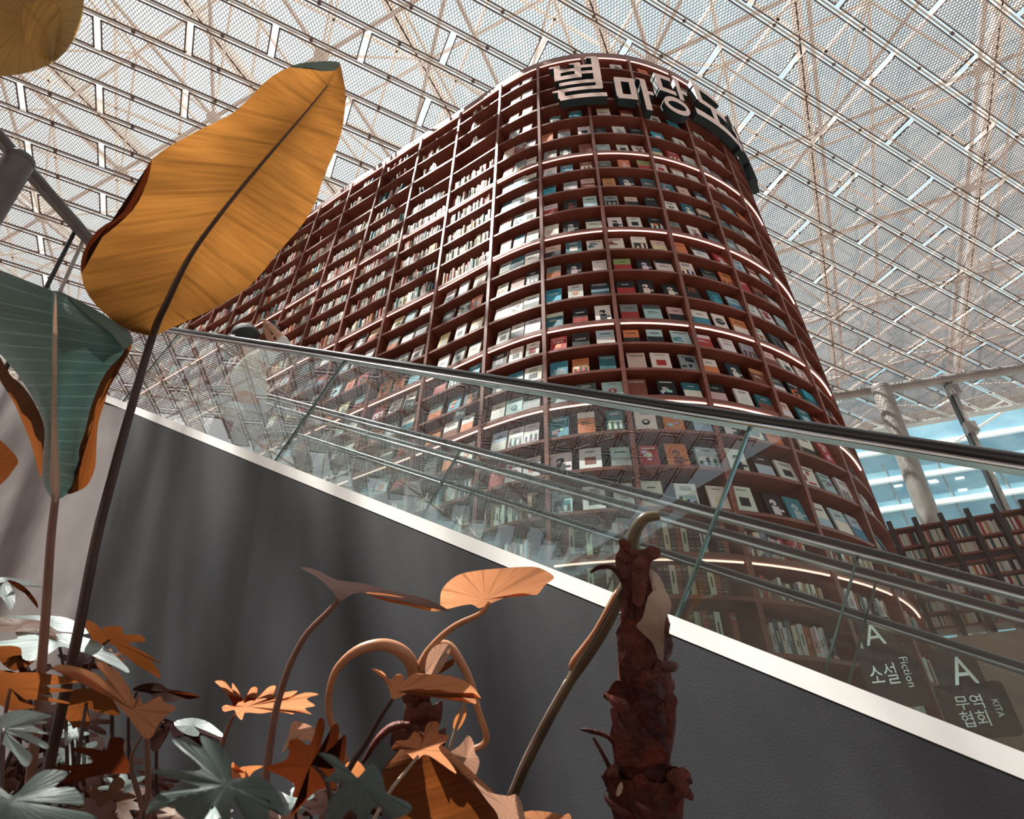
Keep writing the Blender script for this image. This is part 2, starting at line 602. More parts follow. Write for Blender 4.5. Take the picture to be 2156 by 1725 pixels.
def put_text(mb, s, org, ax, ay, w, h, mat=0, col=(0, 0, 0)):
    """letters filling w x h centred on org, axes ax, ay (unit)"""
    vs, fs, (x0, x1, y0, y1) = text_polys(s)
    sx, sy = w / max(x1 - x0, 1e-6), h / max(y1 - y0, 1e-6)
    i0 = len(mb.v)
    for v in vs:
        mb.v.append(tuple(org + ax * ((v.x - (x0 + x1) / 2) * sx) + ay * ((v.y - (y0 + y1) / 2) * sy)))
    for f in fs:
        mb.f.append(tuple(i0 + a for a in f))
        mb.m.append(mat)
        mb.c.append(col)


def jit(c, a, rr):
    return tuple(max(0.0, min(1, v * (1 + rr.uniform(-a, a)))) for v in c)


def cover_book(mb, o, ax, ay, az, w, h, th, g, s, rr, words=None):
    """face-out book: o = bottom-left-front, ax right, ay away from the viewer, az up the cover"""
    gc, sc = jit(lin(CC[g]), .08, rr), jit(lin(CC[s]), .1, rr)
    pg = lin('cfc6bb')
    mb.box(o, ax * w, ay * th, az * h, 0, cols=[pg, pg, gc, pg, gc, gc])

    def rect(u0, v0, u1, v1, c, lift):
        q = o - ay * (0.0012 * lift)
        mb.face([q + ax * (w * u0) + az * (h * v0), q + ax * (w * u1) + az * (h * v0), q + ax * (w * u1) + az * (h * v1), q + ax * (w * u0) + az * (h * v1)], 0, c)

    def disc(u, v, r, c, lift, n=12):
        q = o - ay * (0.0012 * lift)
        mb.face([q + ax * (w * u + r * w * math.cos(2 * PI * k / n)) + az * (h * v + r * w * math.sin(2 * PI * k / n)) for k in range(n)], 0, c)
    dark = sum(gc) < 0.6
    ink = lin('d8d3cc') if dark else lin('3a3636')
    if words:
        nl = len(words)
        for k, wd in enumerate(words):
            big = nl <= 2 or k > 0
            hh = 0.15 if nl < 3 else 0.11
            col = lin('e0dcd6') if dark else lin('16242c')
            if words[-1] == 'PATH':
                col = lin('e07a3c')
            if g == 'e' and k == 1:
                col = lin('e8f0f0')
            if words == ('시발',):
                if k == 0:
                    disc(.5, .5, .36, lin('17212b'), 1, 20)
                col = lin('e8e4de')
            yv = (.82 - k * .23) if nl < 3 else (.36 - k * .14)
            if words in (('JUSTICE',), ('시발',), ('DADA',)):
                yv = .52
            put_text(mb, wd, o + ax * (w * .5) + az * (h * yv) - ay * 0.0036, ax, az, w * (.8 if len(wd) > 4 else .6), h * hh, 0, col)
        if words == ('DAYBREAK',):
            rect(0, .3, 1, .5, lin('9fc4d2'), 1)
            rect(0, 0, 1, .3, lin('1d3b50'), 1)
        if words[0] == 'CATCHING':
            disc(.5, .3, .2, lin('d98b55'), 1)
        return
    k = rr.randrange(8)
    if g in 'kd' and s == 'w':
        k = 5
    if g in 'vgtp' and s in 'rokyn':
        k = 6
    if k in (0, 1, 3):
        n = rr.randint(1, 3)
        for q in range(n):
            a = rr.uniform(.2, .32)
            rect(a, .84 - q * .07, 1 - a, .87 - q * .07, ink, 1)
    if k == 0:
        rect(.25, .2, .75, .55, sc, 1)
    elif k == 1:
        disc(.5, .38, .2, sc, 1)
        disc(.5, .40, .09, gc, 2)
    elif k == 2:
        rect(0, 0, 1, rr.uniform(.3, .5), sc, 1)
        rect(.2, .7, .8, .76, ink, 1)
    elif k == 3:
        rect(.1, .08, .9, .5, sc, 1)
        pts = [rr.uniform(.15, .4) for _ in range(6)]
        for a in range(5):
            rect(.1 + a * .16, .08, .26 + a * .16, .08 + pts[a], jit(gc, .3, rr) if a % 2 else jit(ink, .2, rr), 2)
    elif k == 4:
        rect(0, .72, 1, 1, sc, 1)
        rect(.2, .5, .6, .54, ink, 1)
        rect(.2, .42, .8, .45, ink, 1)
    elif k == 5:
        disc(.48, .58, .2, sc, 1, 9)
        rect(.3, .05, .72, .42, sc, 1)
        disc(.42, .52, .08, gc, 2, 7)
        rect(.62, .2, .95, .3, sc, 2)
    elif k == 6:
        rect(0, 0, 1, .48, sc, 1)
        rect(.3, .72, .7, .76, ink, 2)
    else:
        for a in range(5):
            u, v = rr.uniform(.05, .6), rr.uniform(.05, .6)
            rect(u, v, u + rr.uniform(.12, .35), v + rr.uniform(.06, .22), jit(sc, .35, rr), 1 + a)
        rect(.15, .82, .85, .88, ink, 1)


SPC = ['e2ded8'] * 7 + ['d8d2c6'] * 4 + ['c9c6c2'] * 3 + ['cfd6d8'] * 2 + ['b9c3c4', '8c9499', '5c6a70', '31424c', '20262b', '1a1b1d', '2c5a66', '487c88', '8f2e2e',
                                                            'b2593c', 'c98a66', 'd8b7a8', 'd5a79c', '7c4f45', 'a58a6b', 'c6b48c', '6e7a62', 'b0404a']
SPNAME = {'e2ded8': 'white', 'd8d2c6': 'cream', 'c9c6c2': 'pale grey', 'cfd6d8': 'bluish white', 'b9c3c4': 'light grey', '8c9499': 'grey', '5c6a70': 'slate',
          '31424c': 'dark blue', '20262b': 'black', '1a1b1d': 'black', '2c5a66': 'teal', '487c88': 'blue', '8f2e2e': 'red', 'b2593c': 'rust', 'c98a66': 'orange',
          'd8b7a8': 'pink', 'd5a79c': 'pink', '7c4f45': 'brown', 'a58a6b': 'tan', 'c6b48c': 'beige', '6e7a62': 'green', 'b0404a': 'red'}


def spine_book(mb, o, ax, ay, az, th, h, dp, colh, rr, fancy=False):
    c = jit(lin(colh), .1, rr)
    pg = lin('d2cabf')
    mb.box(o, ax * th, ay * dp, az * h, 0, cols=[pg, pg, c, c, c, c])
    ink = lin('33383b') if sum(c) > .7 else lin('c9c4b8')
    if fancy:
        g = lin('8a867a')
        for a, b in ((.04, .07), (.14, .2), (.28, .3), (.36, .38), (.52, .54), (.66, .68), (.8, .9)):
            mb.face([o - ay * .0012 + ax * (th * u) + az * (h * v) for u, v in ((.15, a), (.85, a), (.85, b), (.15, b))], 0, jit(g, .15, rr))
        return
    if rr.random() < .75 and th > .012:
        a = rr.uniform(.3, .45)
        b = a + rr.uniform(.2, .4)
        mb.face([o - ay * .0012 + ax * (th * u) + az * (h * v) for u, v in ((.36, a), (.64, a), (.64, b), (.36, b))], 0, ink)
    if rr.random() < .3:
        mb.face([o - ay * .0013 + ax * (th * u) + az * (h * v) for u, v in ((0, .06), (1, .06), (1, .16), (0, .16))], 0, jit(lin(rr.choice(SPC)), .1, rr))


def hidden(x, y):
    """below the escalator deck line or far outside the frame"""
    return y > 846 + .396 * (x - 228.7) or x < -40 or x > 2190 or y < -40 or y > 1760


def covered_by_leaf(x, y):
    # the big leaf in front (rough diamond)
    return 173 < x < 725 and 130 < y < 700 and (y < 700 - (x - 330) * .52 - 0) and (x < 640)


def colname(k):
    if k >= 0:
        return NTH[k + 1] + ' column right of plumb upright'
    return NTH[-k] + ' column left of plumb upright'


items = []  # (area, kind, builder, label)
HT = [ZS[i] - ZS[i + 1] for i in range(NROW)]
rbk = random.Random(11)
for k in range(-16, 9):
    for r in range(NROW):
        zt, zb = ZS[r], ZS[r + 1]
        cell = zt - zb - .05
        faceout = (k >= -1 and r <= 19) or (-9 <= k <= -2 and 10 <= r <= 17)
        if k >= -1 and 19 <= r <= 19 and k < 0:
            faceout = False
        if faceout:
            if k in COV:
                if r not in COV[k]:
                    continue
                spec = COV[k][r].split()
            else:
                spec = [rbk.choice('wwwwkctbogrpnydls') + rbk.choice('wkkcsnrob') for _ in range(3)]
                if r < 3 and rbk.random() < .6:
                    continue
            n = len(spec)
            nslots = 3 if n == 3 else n
            for q, ss in enumerate(spec):
                if ss[0] == '-':
                    continue
                w = rbk.uniform(.165, .21)
                h = min(HT[r] * rbk.uniform(.6, .7), w * 1.75, cell - .04)
                if k < 0:
                    w *= .95
                f = ((q + .5) / nslots if nslots > 2 else (.3 + .42 * q if nslots == 2 else .45)) + rbk.uniform(-.03, .03)
                if k <= -1:
                    f = .12 + f * .8
                t = k + f
                tn = TAN(t)
                nn = Vector((tn.y, -tn.x, 0))
                th = rbk.uniform(.012, .03)
                c0 = S(t)
                lean = rbk.uniform(.12, .2)
                az = (Vector((0, 0, 1)) * math.cos(lean) - nn * math.sin(lean))
                ay = (-nn * math.cos(lean) - Vector((0, 0, 1)) * math.sin(lean))
                o = c0 - tn * (w / 2) + nn * (-.02) + Vector((0, 0, zb + .003 + th * math.sin(lean)))
                pj = proj(o + tn * w / 2 + az * h * .6)
                if pj is None or hidden(pj[0], pj[1]):
                    continue
                view = -(c0 + Vector((0, 0, zb)))
                fac = nn.dot(view.normalized())
                if fac < -.05:
                    continue
                area = w * h * (F_PX / pj[2]) ** 2 * max(fac, .02)
                pos = {3: ('left of three', 'middle of three', 'right of three'), 2: ('left of two', 'right of two', ''), 1: ('alone', '', '')}[len([a for a in spec if a[0] != '-'])]
                qq = q - (1 if spec[0][0] == '-' else 0)
                lab = f"{CNAME[ss[0]]} face-out book, {pos[qq]}, row {ORD[r + 1]} down, {colname(k)}"
                seed = rbk.random()
                items.append((area, 'cover', (o, tn, ay, az, w, h, th, ss[0], ss[1], seed, WORDS.get((k, r, qq))), lab))
                # a second copy peeking out behind some covers
        else:
            sparse = r < 3 or (r == 3 and k >= -4)
            L = (S(k + 1) - S(k)).length
            x = .05 + rbk.uniform(0, .02) + (rbk.uniform(0, .35) if sparse else 0)
            end = L - .05 - rbk.uniform(0, .12) - (rbk.uniform(.1, .5) if sparse else 0)
            enc = r >= 20 and k in (0, 1)
            idx = 0
            hb = rbk.uniform(.8, 1)
            while x < end:
                th = rbk.uniform(.018, .042) if r < 19 else rbk.uniform(.02, .045)
                if rbk.random() < .05 and r < 19:
                    th = rbk.uniform(.05, .09)
                h = min(HT[r] * rbk.uniform(.46, .66) * hb + .02, cell - .03)
                colh = rbk.choice(SPC)
                fancy = False
                if enc:
                    th = .05
                    h = min(.3, cell - .05)
                    fancy = (idx % 3 != 2)
                    colh = '2b2d30' if fancy else 'dcd5c0'
                    if fancy and rbk.random() < .2:
                        colh = '8a4434'
                if x + th > end:
                    break
                t = k + (x + th / 2) / L
                tn = TAN(t)
                nn = Vector((tn.y, -tn.x, 0))
                c0 = S(t)
                dp = rbk.uniform(.13, .18)
                back = .03 + rbk.uniform(0, .03)
                tilt = 0.0
                if sparse and rbk.random() < .4:
                    tilt = rbk.choice((-1, 1)) * rbk.uniform(.12, .3)
                az = Vector((0, 0, 1)) * math.cos(tilt) + tn * math.sin(tilt)
                ax = tn * math.cos(tilt) - Vector((0, 0, 1)) * math.sin(tilt)
                o = c0 - tn * (th / 2) - nn * back + Vector((0, 0, zb + .002 + (th * math.sin(tilt) if tilt > 0 else 0)))
                idx += 1
                x += th + .0012 + (abs(tilt) * .2 if tilt else 0)
                if rbk.random() < .04:
                    x += rbk.uniform(.03, .1)
                pj = proj(o + az * h * .5)
                if pj is None or hidden(pj[0], pj[1]):
                    continue
                view = -(c0 + Vector((0, 0, zb)))
                fac = nn.dot(view.normalized())
                if fac < -.05:
                    continue
                vis = .2 if covered_by_leaf(pj[0], pj[1]) else 1
                area = th * h * (F_PX / pj[2]) ** 2 * max(fac, .02) * vis
                colnm = 'black patterned' if fancy and colh[0] == '2' else ('rust patterned' if fancy else SPNAME.get(colh, 'cream'))
                lab = f"{colnm} upright book, {NTH[min(idx, 40)]} from left, row {ORD[r + 1]} down, {colname(k)}"
                items.append((area, 'spine', (o, ax, -nn, az, th, h, dp, colh, rbk.random(), fancy), lab))

for kind, grp, cat, nm in (('cover', 'face-out books on the bookcase tower', 'book', 'displayed_book'), ('spine', 'upright books on the bookcase tower', 'book', 'upright_book')):
    its = sorted([i for i in items if i[1] == kind], key=lambda a: -a[0])
    rest = MB()
    for n, (area, _, a, lab) in enumerate(its):
        mb = MB() if n < 300 else rest
        if kind == 'cover':
            o, ax, ay, az, w, h, th, g, s, seed, words = a
            cover_book(mb, o, ax, ay, az, w, h, th, g, s, random.Random(seed), words)
        else:
            o, ax, ay, az, th, h, dp, colh, seed, fancy = a
            spine_book(mb, o, ax, ay, az, th, h, dp, colh, random.Random(seed), fancy)
        if n < 300:
            ob = mb.build(nm, M_BOOK)
            tag(ob, lab, cat, grp)
    if rest.f:
        ob = rest.build(nm + 's_beyond', M_BOOK)
        tag(ob, 'many small ' + ('face-out' if kind == 'cover' else 'upright') + ' books filling the remaining shelves of the tall bookcase', 'books', kind='stuff')

# ------------------------------------------------------------------ big sign letters on the tower
OFF = 0.17


def to_surface(x, y, off=OFF):
    """pixel -> (t, z) on the curved surface standing off the tower"""
    d = ray(x, y)
    best = None
    t = -1.0
    while t < 8:
        p = SP(t, 0, off)
        # bearing difference
        cr = d.x * p.y - d.y * p.x
        if best is not None and (cr > 0) != (best[1] > 0):
            a, b = best[0], t
            ca = best[1]
            for _ in range(30):
                m = (a + b) / 2
                p = SP(m, 0, off)
                cm = d.x * p.y - d.y * p.x
                if (cm > 0) == (ca > 0):
                    a = m
                else:
                    b = m
            p = SP(a, 0, off)
            return a, d.z / math.hypot(d.x, d.y) * math.hypot(p.x, p.y)
        best = (t, cr)
        t += .05
    return None


def letter(name, strokes, label, th=0.13, faces=M_SIGN):
    """strokes: list of outlines; each outline is a convex polygon in (u,v); outline mapped by fn"""
    mb = MB()
    for poly in strokes:
        fr = [SP(t, z, OFF) for t, z in poly]
        bk = [SP(t, z, OFF - th) for t, z in poly]
        mb.face(fr, 0)
        mb.face(bk[::-1], 1)
        n = len(poly)
        for i in range(n):
            j = (i + 1) % n
            mb.face([fr[j], fr[i], bk[i], bk[j]], 1)
    o = mb.build(name, [M_SIGN, M_SIGNS])
    tag(o, label, 'sign letter', 'large raised letters across the top of the bookcase tower')
    return o


def glyph(box, strokes, name, label):
    """box: t0,t1,ztop,zbot ; strokes in unit square (x right, y up): quads [(x,y)*4]"""
    t0, t1, z1, z0 = box
    polys = []
    for s in strokes:
        # subdivide horizontally long quads so they follow the curve
        (ax, ay), (bx, by), (cx, cy), (dx, dy) = s
        n = max(1, int(abs(bx - ax) * abs(t1 - t0) / .12))
        for i in range(n):
            f0, f1 = i / n, (i + 1) / n
            q = [(ax + (bx - ax) * f0, ay + (by - ay) * f0), (ax + (bx - ax) * f1, ay + (by - ay) * f1),
                 (dx + (cx - dx) * f1, dy + (cy - dy) * f1), (dx + (cx - dx) * f0, dy + (cy - dy) * f0)]
            polys.append([(t0 + (t1 - t0) * u, z0 + (z1 - z0) * v) for u, v in q])
    return letter(name, polys, label)


def hb(x0, x1, y, w=.1):
    return [(x0, y - w / 2), (x1, y - w / 2), (x1, y + w / 2), (x0, y + w / 2)]


def vb(x, y0, y1, w=.12):
    return [(x - w / 2, y0), (x + w / 2, y0), (x + w / 2, y1), (x - w / 2, y1)]


def serif(x, y, w=.12):
    return [(x - w * 1.1, y - w * .35), (x + w / 2, y - w * .6), (x + w / 2, y), (x - w * 1.1, y)]


def ring(cx, cy, rx, ry, w=.09, n=18):
    out = []
    for i in range(n):
        a, b = 2 * PI * i / n, 2 * PI * (i + 1) / n
        out.append([(cx + (rx - w) * math.cos(a), cy + (ry - w) * math.sin(a)), (cx + rx * math.cos(a), cy + ry * math.sin(a)),
                    (cx + rx * math.cos(b), cy + ry * math.sin(b)), (cx + (rx - w) * math.cos(b), cy + (ry - w) * math.sin(b))])
    return out


def tz(x, y):
    return to_surface(x, y)


def bbox_of(xl, xr, xm, yt, yb):
    a = tz(xl, yb)[0]
    b = tz(xr, yb)[0]
    return (a, b, tz(xm, yt)[1], tz(xm, yb)[1])


# 별
B1 = bbox_of(1160, 1282, 1220, 130, 205)
g1 = [vb(.14, .55, .97), vb(.52, .55, .97), hb(.08, .58, .60, .11), hb(.14, .52, .79, .08), serif(.12, .99), serif(.50, .99),
      hb(.55, .88, .86, .08), hb(.55, .88, .68, .08), vb(.86, .46, 1.12, .14), serif(.83, 1.14),
      hb(.16, .92, .42, .09), vb(.87, .22, .44), hb(.14, .92, .24, .09), vb(.19, .05, .26), hb(.16, .98, .04, .1), serif(.16, .28)]
glyph(B1, g1, 'sign_letter', 'large raised pale letter 별, leftmost on the bookcase top')
B2 = bbox_of(1300, 1374, 1335, 166, 210)
g2 = [vb(.1, .1, .95, .17), vb(.5, .1, .95, .17), hb(.02, .58, .9, .2), hb(.04, .58, .12, .2), vb(.84, -.35, 1.05, .17), hb(.84, 1.08, .45, .16), serif(.82, 1.08, .15)]
glyph(B2, g2, 'sign_letter', 'large raised pale letter 마, second from left on the bookcase top')
B3 = bbox_of(1398, 1456, 1426, 172, 234)
g3 = [hb(.02, .55, .95, .12), vb(.12, .55, .98, .16), hb(.06, .62, .55, .12), vb(.78, .42, 1.05, .16), hb(.78, 1.05, .7, .11)] + ring(.52, .17, .42, .24, .13)
glyph(B3, g3, 'sign_letter', 'large raised pale letter 당, third from left on the bookcase top')
B4 = bbox_of(1484, 1534, 1508, 212, 264)
g4 = [hb(.06, .9, .95, .14), vb(.16, .5, .98, .16), hb(.1, .95, .52, .14), vb(.5, .15, .52, .16), hb(-.1, 1.15, .1, .16)]
glyph(B4, g4, 'sign_letter', 'large raised letter 도 turning away at the bookcase edge, fourth from left')
t5 = B4[1] + .12
z5t, z5b = B4[2] - .05, B4[3] - .05
g5 = [vb(.3, .4, 1.0, .16), hb(.1, .6, .55, .12), vb(.85, .35, 1.05, .16), hb(.1, .9, .25, .12), vb(.15, 0, .3, .14)]
glyph((t5, t5 + .75, z5t, z5b), g5, 'sign_letter', 'large raised letter 서 seen edge-on as dark slab, right of all other letters')
glyph((t5 + .85, t5 + 1.6, z5t, z5b), g5, 'sign_letter', 'farthest raised letter, a thin dark slab around the bookcase curve')

# ================================================================== ceiling
H = 15.0
_y = math.radians(25.5)
BU = Vector((math.cos(_y), math.sin(_y), 0))
BV = Vector((-math.sin(_y), math.cos(_y), 0))
NE = Vector((.353, .936, 0))       # roof ends beyond the right-hand glass wall
PU, PV, V0 = 3.5625, .8055, .75


def uv(u, v, z=H):
    return BU * u + BV * v + Vector((0, 0, z))


def inframe(p, m=160):
    q = proj(p)
    return q is not None and -m < q[0] < 2156 + m and -m < q[1] < 1100


def cells(u0, u1, v0, v1, du, dv):
    """diamond strand centre lines covering a panel: arrays of (ua,va,ub,vb)"""
    nu, nv = max(1, round((u1 - u0) / du)), max(1, round((v1 - v0) / dv))
    du, dv = (u1 - u0) / nu, (v1 - v0) / nv
    i, j = np.meshgrid(np.arange(nu), np.arange(nv), indexing='ij')
    u = (u0 + i * du).ravel()
    v = (v0 + j * dv).ravel()
    uc, vc = u + du / 2, v + dv / 2
    out = []
    for (a, b) in ((u, v), (u + du, v), (u, v + dv), (u + du, v + dv)):
        out.append(np.stack([a, b, uc, vc], 1))
    return np.concatenate(out)


fine, coarse = [], []
frame = MB()
rails = MB()
for k in range(-28, 34):
    va = V0 + PV * k
    vb_ = va + .70
    off = .782 * 15 if k % 2 == 0 else .906 * 15
    for j in range(-14, 9):
        ua = off + PU * j + .07
        ub = ua + PU - .14
        mid = uv((ua + ub) / 2, (va + vb_) / 2)
        if mid.dot(NE) > 24.8 or mid.x < -23 or mid.y > 26 or mid.x > 26 or mid.y < -17:
            continue
        vis = inframe(mid, 330)
        if vis:
            cc_ = cells(ua + .012, ub - .012, va + .012, vb_ - .012, .075, .12)
            if mid.dot(NE) > 21:
                ne_u, ne_v = BU.dot(NE), BV.dot(NE)
                cc_ = cc_[(cc_[:, 2] * ne_u + cc_[:, 3] * ne_v) < 23.4]
            if len(cc_):
                fine.append(cc_)
        elif mid.length < 34:
            coarse.append(cells(ua + .012, ub - .012, va + .012, vb_ - .012, .15, .24))
        if max(uv(a_, b_).dot(NE) for a_ in (ua, ub) for b_ in (va, vb_)) > 23.45:
            continue
        w = .024
        for (a, b, c_, d_) in ((ua, ub, va, va + w), (ua, ub, vb_ - w, vb_), (ua, ua + w, va, vb_), (ub - w, ub, va, vb_)):
            o = uv(a, c_, H - .02)
            frame.box(o, BU * (b - a), BV * (d_ - c_), Vector((0, 0, .035)))
    # rail in the gap between panel rows
    for j in range(-30, 32):
        o = uv(j * .9, va - .066, H + .01)
        if o.dot(NE) > 23.3 or o.x < -23 or o.y > 26 or o.x > 26 or o.y < -17:
            continue
        rails.box(o, BU * .9, BV * .034, Vector((0, 0, .04)), 0)
        if j % 2 == 0:
            rails.box(o + BV * -.02 + Vector((0, 0, -.02)), BU * .07, BV * .066, Vector((0, 0, .05)), 1)


def strand_mesh(name, arrs, w, tiltdeg=101, th=0.0):
    A = np.concatenate(arrs)
    n = len(A)
    bu, bv = np.array(BU), np.array(BV)
    pa = A[:, 0:1] * bu + A[:, 1:2] * bv + np.array([0, 0, H])
    pb = A[:, 2:3] * bu + A[:, 3:4] * bv + np.array([0, 0, H])
    tw = math.radians(tiltdeg)
    wv = (bu * math.cos(tw) + np.array([0, 0, math.sin(tw)])) * w / 2
    V = np.stack([pa - wv, pb - wv, pb + wv, pa + wv], 1).reshape(-1, 3).astype(np.float32)
    me = bpy.data.meshes.new(name)
    me.vertices.add(n * 4)
    me.vertices.foreach_set('co', V.ravel())
    me.loops.add(n * 4)
    me.loops.foreach_set('vertex_index', np.arange(n * 4, dtype=np.int32))
    me.polygons.add(n)
    me.polygons.foreach_set('loop_start', np.arange(0, n * 4, 4, dtype=np.int32))
    me.polygons.foreach_set('loop_total', np.full(n, 4, dtype=np.int32))
    me.update(calc_edges=True)
    me.materials.append(M_MESH)
    o = bpy.data.objects.new(name, me)
    COL.objects.link(o)
    return o


ceil = structure(strand_mesh('ceiling', fine, .027))
cm2 = strand_mesh('mesh_strand_lips', fine, .0125, 10)
cm2.parent = ceil
cm = strand_mesh('mesh_panels_beyond_view', coarse, .05)
cm.parent = ceil
frame.build('panel_frames', M_RAILD, ceil)
rails.build('panel_rails', [M_RAIL, M_RAILD], ceil)

fa = MB()
_e = Vector((.936, -.353, 0))
for q in range(-14, 14):
    fa.box(NE * 23.42 + _e * (q * 2.5) + Vector((0, 0, H - .06)), _e * 2.5, NE * .3, Vector((0, 0, .5)))
fa.build('edge_fascia', M_RAIL, ceil)

# space frame and glazing above the mesh
tr = MB()
ZB, ZT = H + 1.1, H + 3.0
step = 3.6
A1 = math.radians(25.5 + 38)
TU = Vector((math.cos(A1), math.sin(A1), 0))
TV = Vector((-math.sin(A1), math.cos(A1), 0))


def okp(p):
    return p.dot(NE) < 24.5 and -26 < p.x < 28 and -19 < p.y < 29


def bar(a, b, r, n=6):
    tr.tube([a, b], r, n=n, cap=False)


for i in range(-8, 9):
    for j in range(-8, 9):
        b0 = TU * (i * step) + TV * (j * step) + Vector((0, 0, ZB))
        if not okp(b0):
            continue
        for d_, r in ((TU, .09), (TV, .09)):
            q = b0 + d_ * step
            if okp(q):
                bar(b0, q, r * .6)
        for sx in (-.5, .5):
            for sy in (-.5, .5):
                q = b0 + TU * (sx * step) + TV * (sy * step) + Vector((0, 0, ZT - ZB))
                bar(b0, q, .035)
        t0 = b0 + TU * (.5 * step) + TV * (.5 * step) + Vector((0, 0, ZT - ZB))
        for d_ in (TU, TV):
            q = t0 + d_ * step
            if okp(q):
                bar(t0, q, .05)
        tr.ell(b0, (.2, 0, 0), (0, .2, 0), (0, 0, .12), 8, 5)
        if (i + j) % 2 == 0:
            bar(b0, b0 + (TU + TV) * step, .05)
# deep plate girders
for k in range(-5, 7):
    o = TV * (k * 4.8 + 1.0) + Vector((0, 0, ZT + .35))
    for s in range(-12, 13):
        a = o + TU * (s * 2.4)
        if okp(a):
            tr.box(a - TV * .13, TU * 2.4, TV * .26, Vector((0, 0, .03)))
            tr.box(a - TV * .02, TU * 2.4, TV * .04, Vector((0, 0, .5)))
tr.build('space_frame', M_TRUSS, ceil)
gl = MB()
for i in range(-16, 17):
    o = BU * (i * 1.8) + Vector((0, 0, H + 3.75))
    for s in range(-12, 12):
        a = o + BV * (s * 2.7)
        if okp(a):
            gl.box(a, BV * 2.7, BU * .07, Vector((0, 0, .1)))
for s in range(-12, 13):
    o = BV * (s * 2.7) + Vector((0, 0, H + 3.75))
    for i in range(-16, 16):
        a = o + BU * (i * 1.8)
        if okp(a):
            gl.box(a, BU * 1.8, BV * .07, Vector((0, 0, .1)))
gl.build('glazing_bars', M_TRUSS, ceil)
gp = MB()
for i in range(-15, 15):
    for s in range(-11, 11):
        a = BU * (i * 1.8) + BV * (s * 2.7) + Vector((0, 0, H + 3.86))
        if okp(a):
            gp.face([a, a + BU * 1.8, a + BU * 1.8 + BV * 2.7, a + BV * 2.7])
gp.build('skylight_glazing', M_GLASSR, ceil)

# ================================================================== glass walls, columns, tubes
def pole(name, top, dirv, r, mat, label, cat='column', cap=True):
    dirv = dirv.normalized()
    L = (top.z - FLOOR) / dirv.z
    base = top - dirv * L
    o = empty(name, base)
    tag(o, label, cat)
    mb = MB()
    mb.tube([base, top - dirv * .05, top], [r, r, r * .93], n=28)
    shaft = mb.build('shaft', mat, o, smooth=False)
    mb = MB()
    mb.tube([top - dirv * .16, top - dirv * .12], r * 1.03, n=28)
    mb.build('collar', mat, shaft)
    return o, base


CT = at_z(1853, 815, 14.0)
LD = ray(1203, -916)
pole('steel_column', CT, LD, .29, M_STEEL, 'raking pale steel column rising behind the far bookcase on the right')
tube_r = empty('roof_tube', at_z(1770, 835, 14.0))
tag(tube_r, 'grey horizontal steel tube running past the head of the right column', 'tube')
ta, tb = at_z(1770, 833, 14.2), at_z(2156, 775, 14.2)
td = (tb - ta)
mb = MB()
mb.tube([ta - td * 1.4, tb + td * 1.0], .17, n=20)
tbody = mb.build('tube_body', M_STEEL, tube_r)
mb = MB()
for f in (-.6, .22, .71, 1.2):
    p = ta + td * f
    mb.box(p + Vector((-.1, -.1, .12)), (.22, 0, 0), (0, .2, 0), (0, 0, .16))
mb.build('bracket', M_RAIL, tbody)
# glazed wall on the right
mul_dir = LD.normalized()
win = empty('window_1', ta)
structure(win)
for f, w in ((.6, .14), (-.42, .14), (1.65, .14)):
    top = ta + td * f
    base = top - mul_dir * ((top.z - FLOOR) / mul_dir.z)
    mb = MB()
    tdn = td.normalized()
    fw = Vector((tdn.y, -tdn.x, 0))
    mb.box(base - tdn * w / 2, tdn * w, -fw * .2, top - base)
    mull = mb.build('mullion', M_RAIL, win)
    mb = MB()
    mb.box(base - tdn * (w / 2 + .06) + fw * .02, tdn * .05, -fw * .24, top - base)
    mb.build('mullion_gasket', M_DARKSHELF, mull)
    mb = MB()
    for q in (.02, .13):
        p = top - mul_dir * (q * 14 / mul_dir.z)
        mb.box(p - tdn * .16 + fw * .1, tdn * .32, -fw * .25, Vector((0, 0, -.4)))
    mb.build('clamp', M_STEEL, mull)
mb = MB()
for zz in (8.7,):
    p0 = ta - mul_dir * ((ta.z - zz) / mul_dir.z)
    mb.tube([p0 - td * 1.4, p0 + td * 2], .045, n=6)
mb.build('tie_rod', M_DARKSHELF, win)
mb = MB()
b0 = ta - mul_dir * ((ta.z - FLOOR) / mul_dir.z)
mb.face([b0 - td * 1.4, b0 + td * 2, ta + td * 2, ta - td * 1.4])
mb.build('pane', M_GLASSR, win)

# left-hand column and tube
LT = at_z(45, 332, 13.4)
LD2 = ray(1111, -1396)
pole('steel_column', LT, LD2, .30, M_STEELD, 'thick dark steel column end at the left edge of the frame')
tl = empty('roof_tube', at_z(190, 505, 13.6))
tag(tl, 'dark slanting steel tube at the left running behind the orange leaf', 'tube')
la, lb = at_z(0, 292, 13.6), at_z(190, 508, 13.6)
mb = MB()
mb.tube([la - (lb - la) * 1.5, lb + (lb - la) * 2.2], .16, n=18)
mb.build('tube_body', M_STEELD, tl)
hg = empty('glass_wall_hanger', lb)
tag(hg, 'thin dark hanger rods below the left roof tube', 'hanger')
for (xa, ya, xb, yb, r, m) in ((157, 488, 88, 625, .05, M_DARKSHELF), (178, 500, 116, 636, .045, M_STEEL)):
    a = at_z(xa, ya, 13.6)
    dd = ray(xb, yb)
    hh = math.hypot(a.x, a.y) / math.hypot(dd.x, dd.y)
    mb = MB()
    mb.tube([a, dd * hh * 1.0, dd * hh + (dd * hh - a) * 1.5], r, n=6)
    mb.build('rod', m, hg)

# ---- facade of the building outside
fac = empty('blue_building', (20, 34, FLOOR))
tag(fac, 'pale blue glass building with white floor bands outside the glazed wall', 'building')
ED = Vector((.936, -.353, 0))
fo = NE * 42


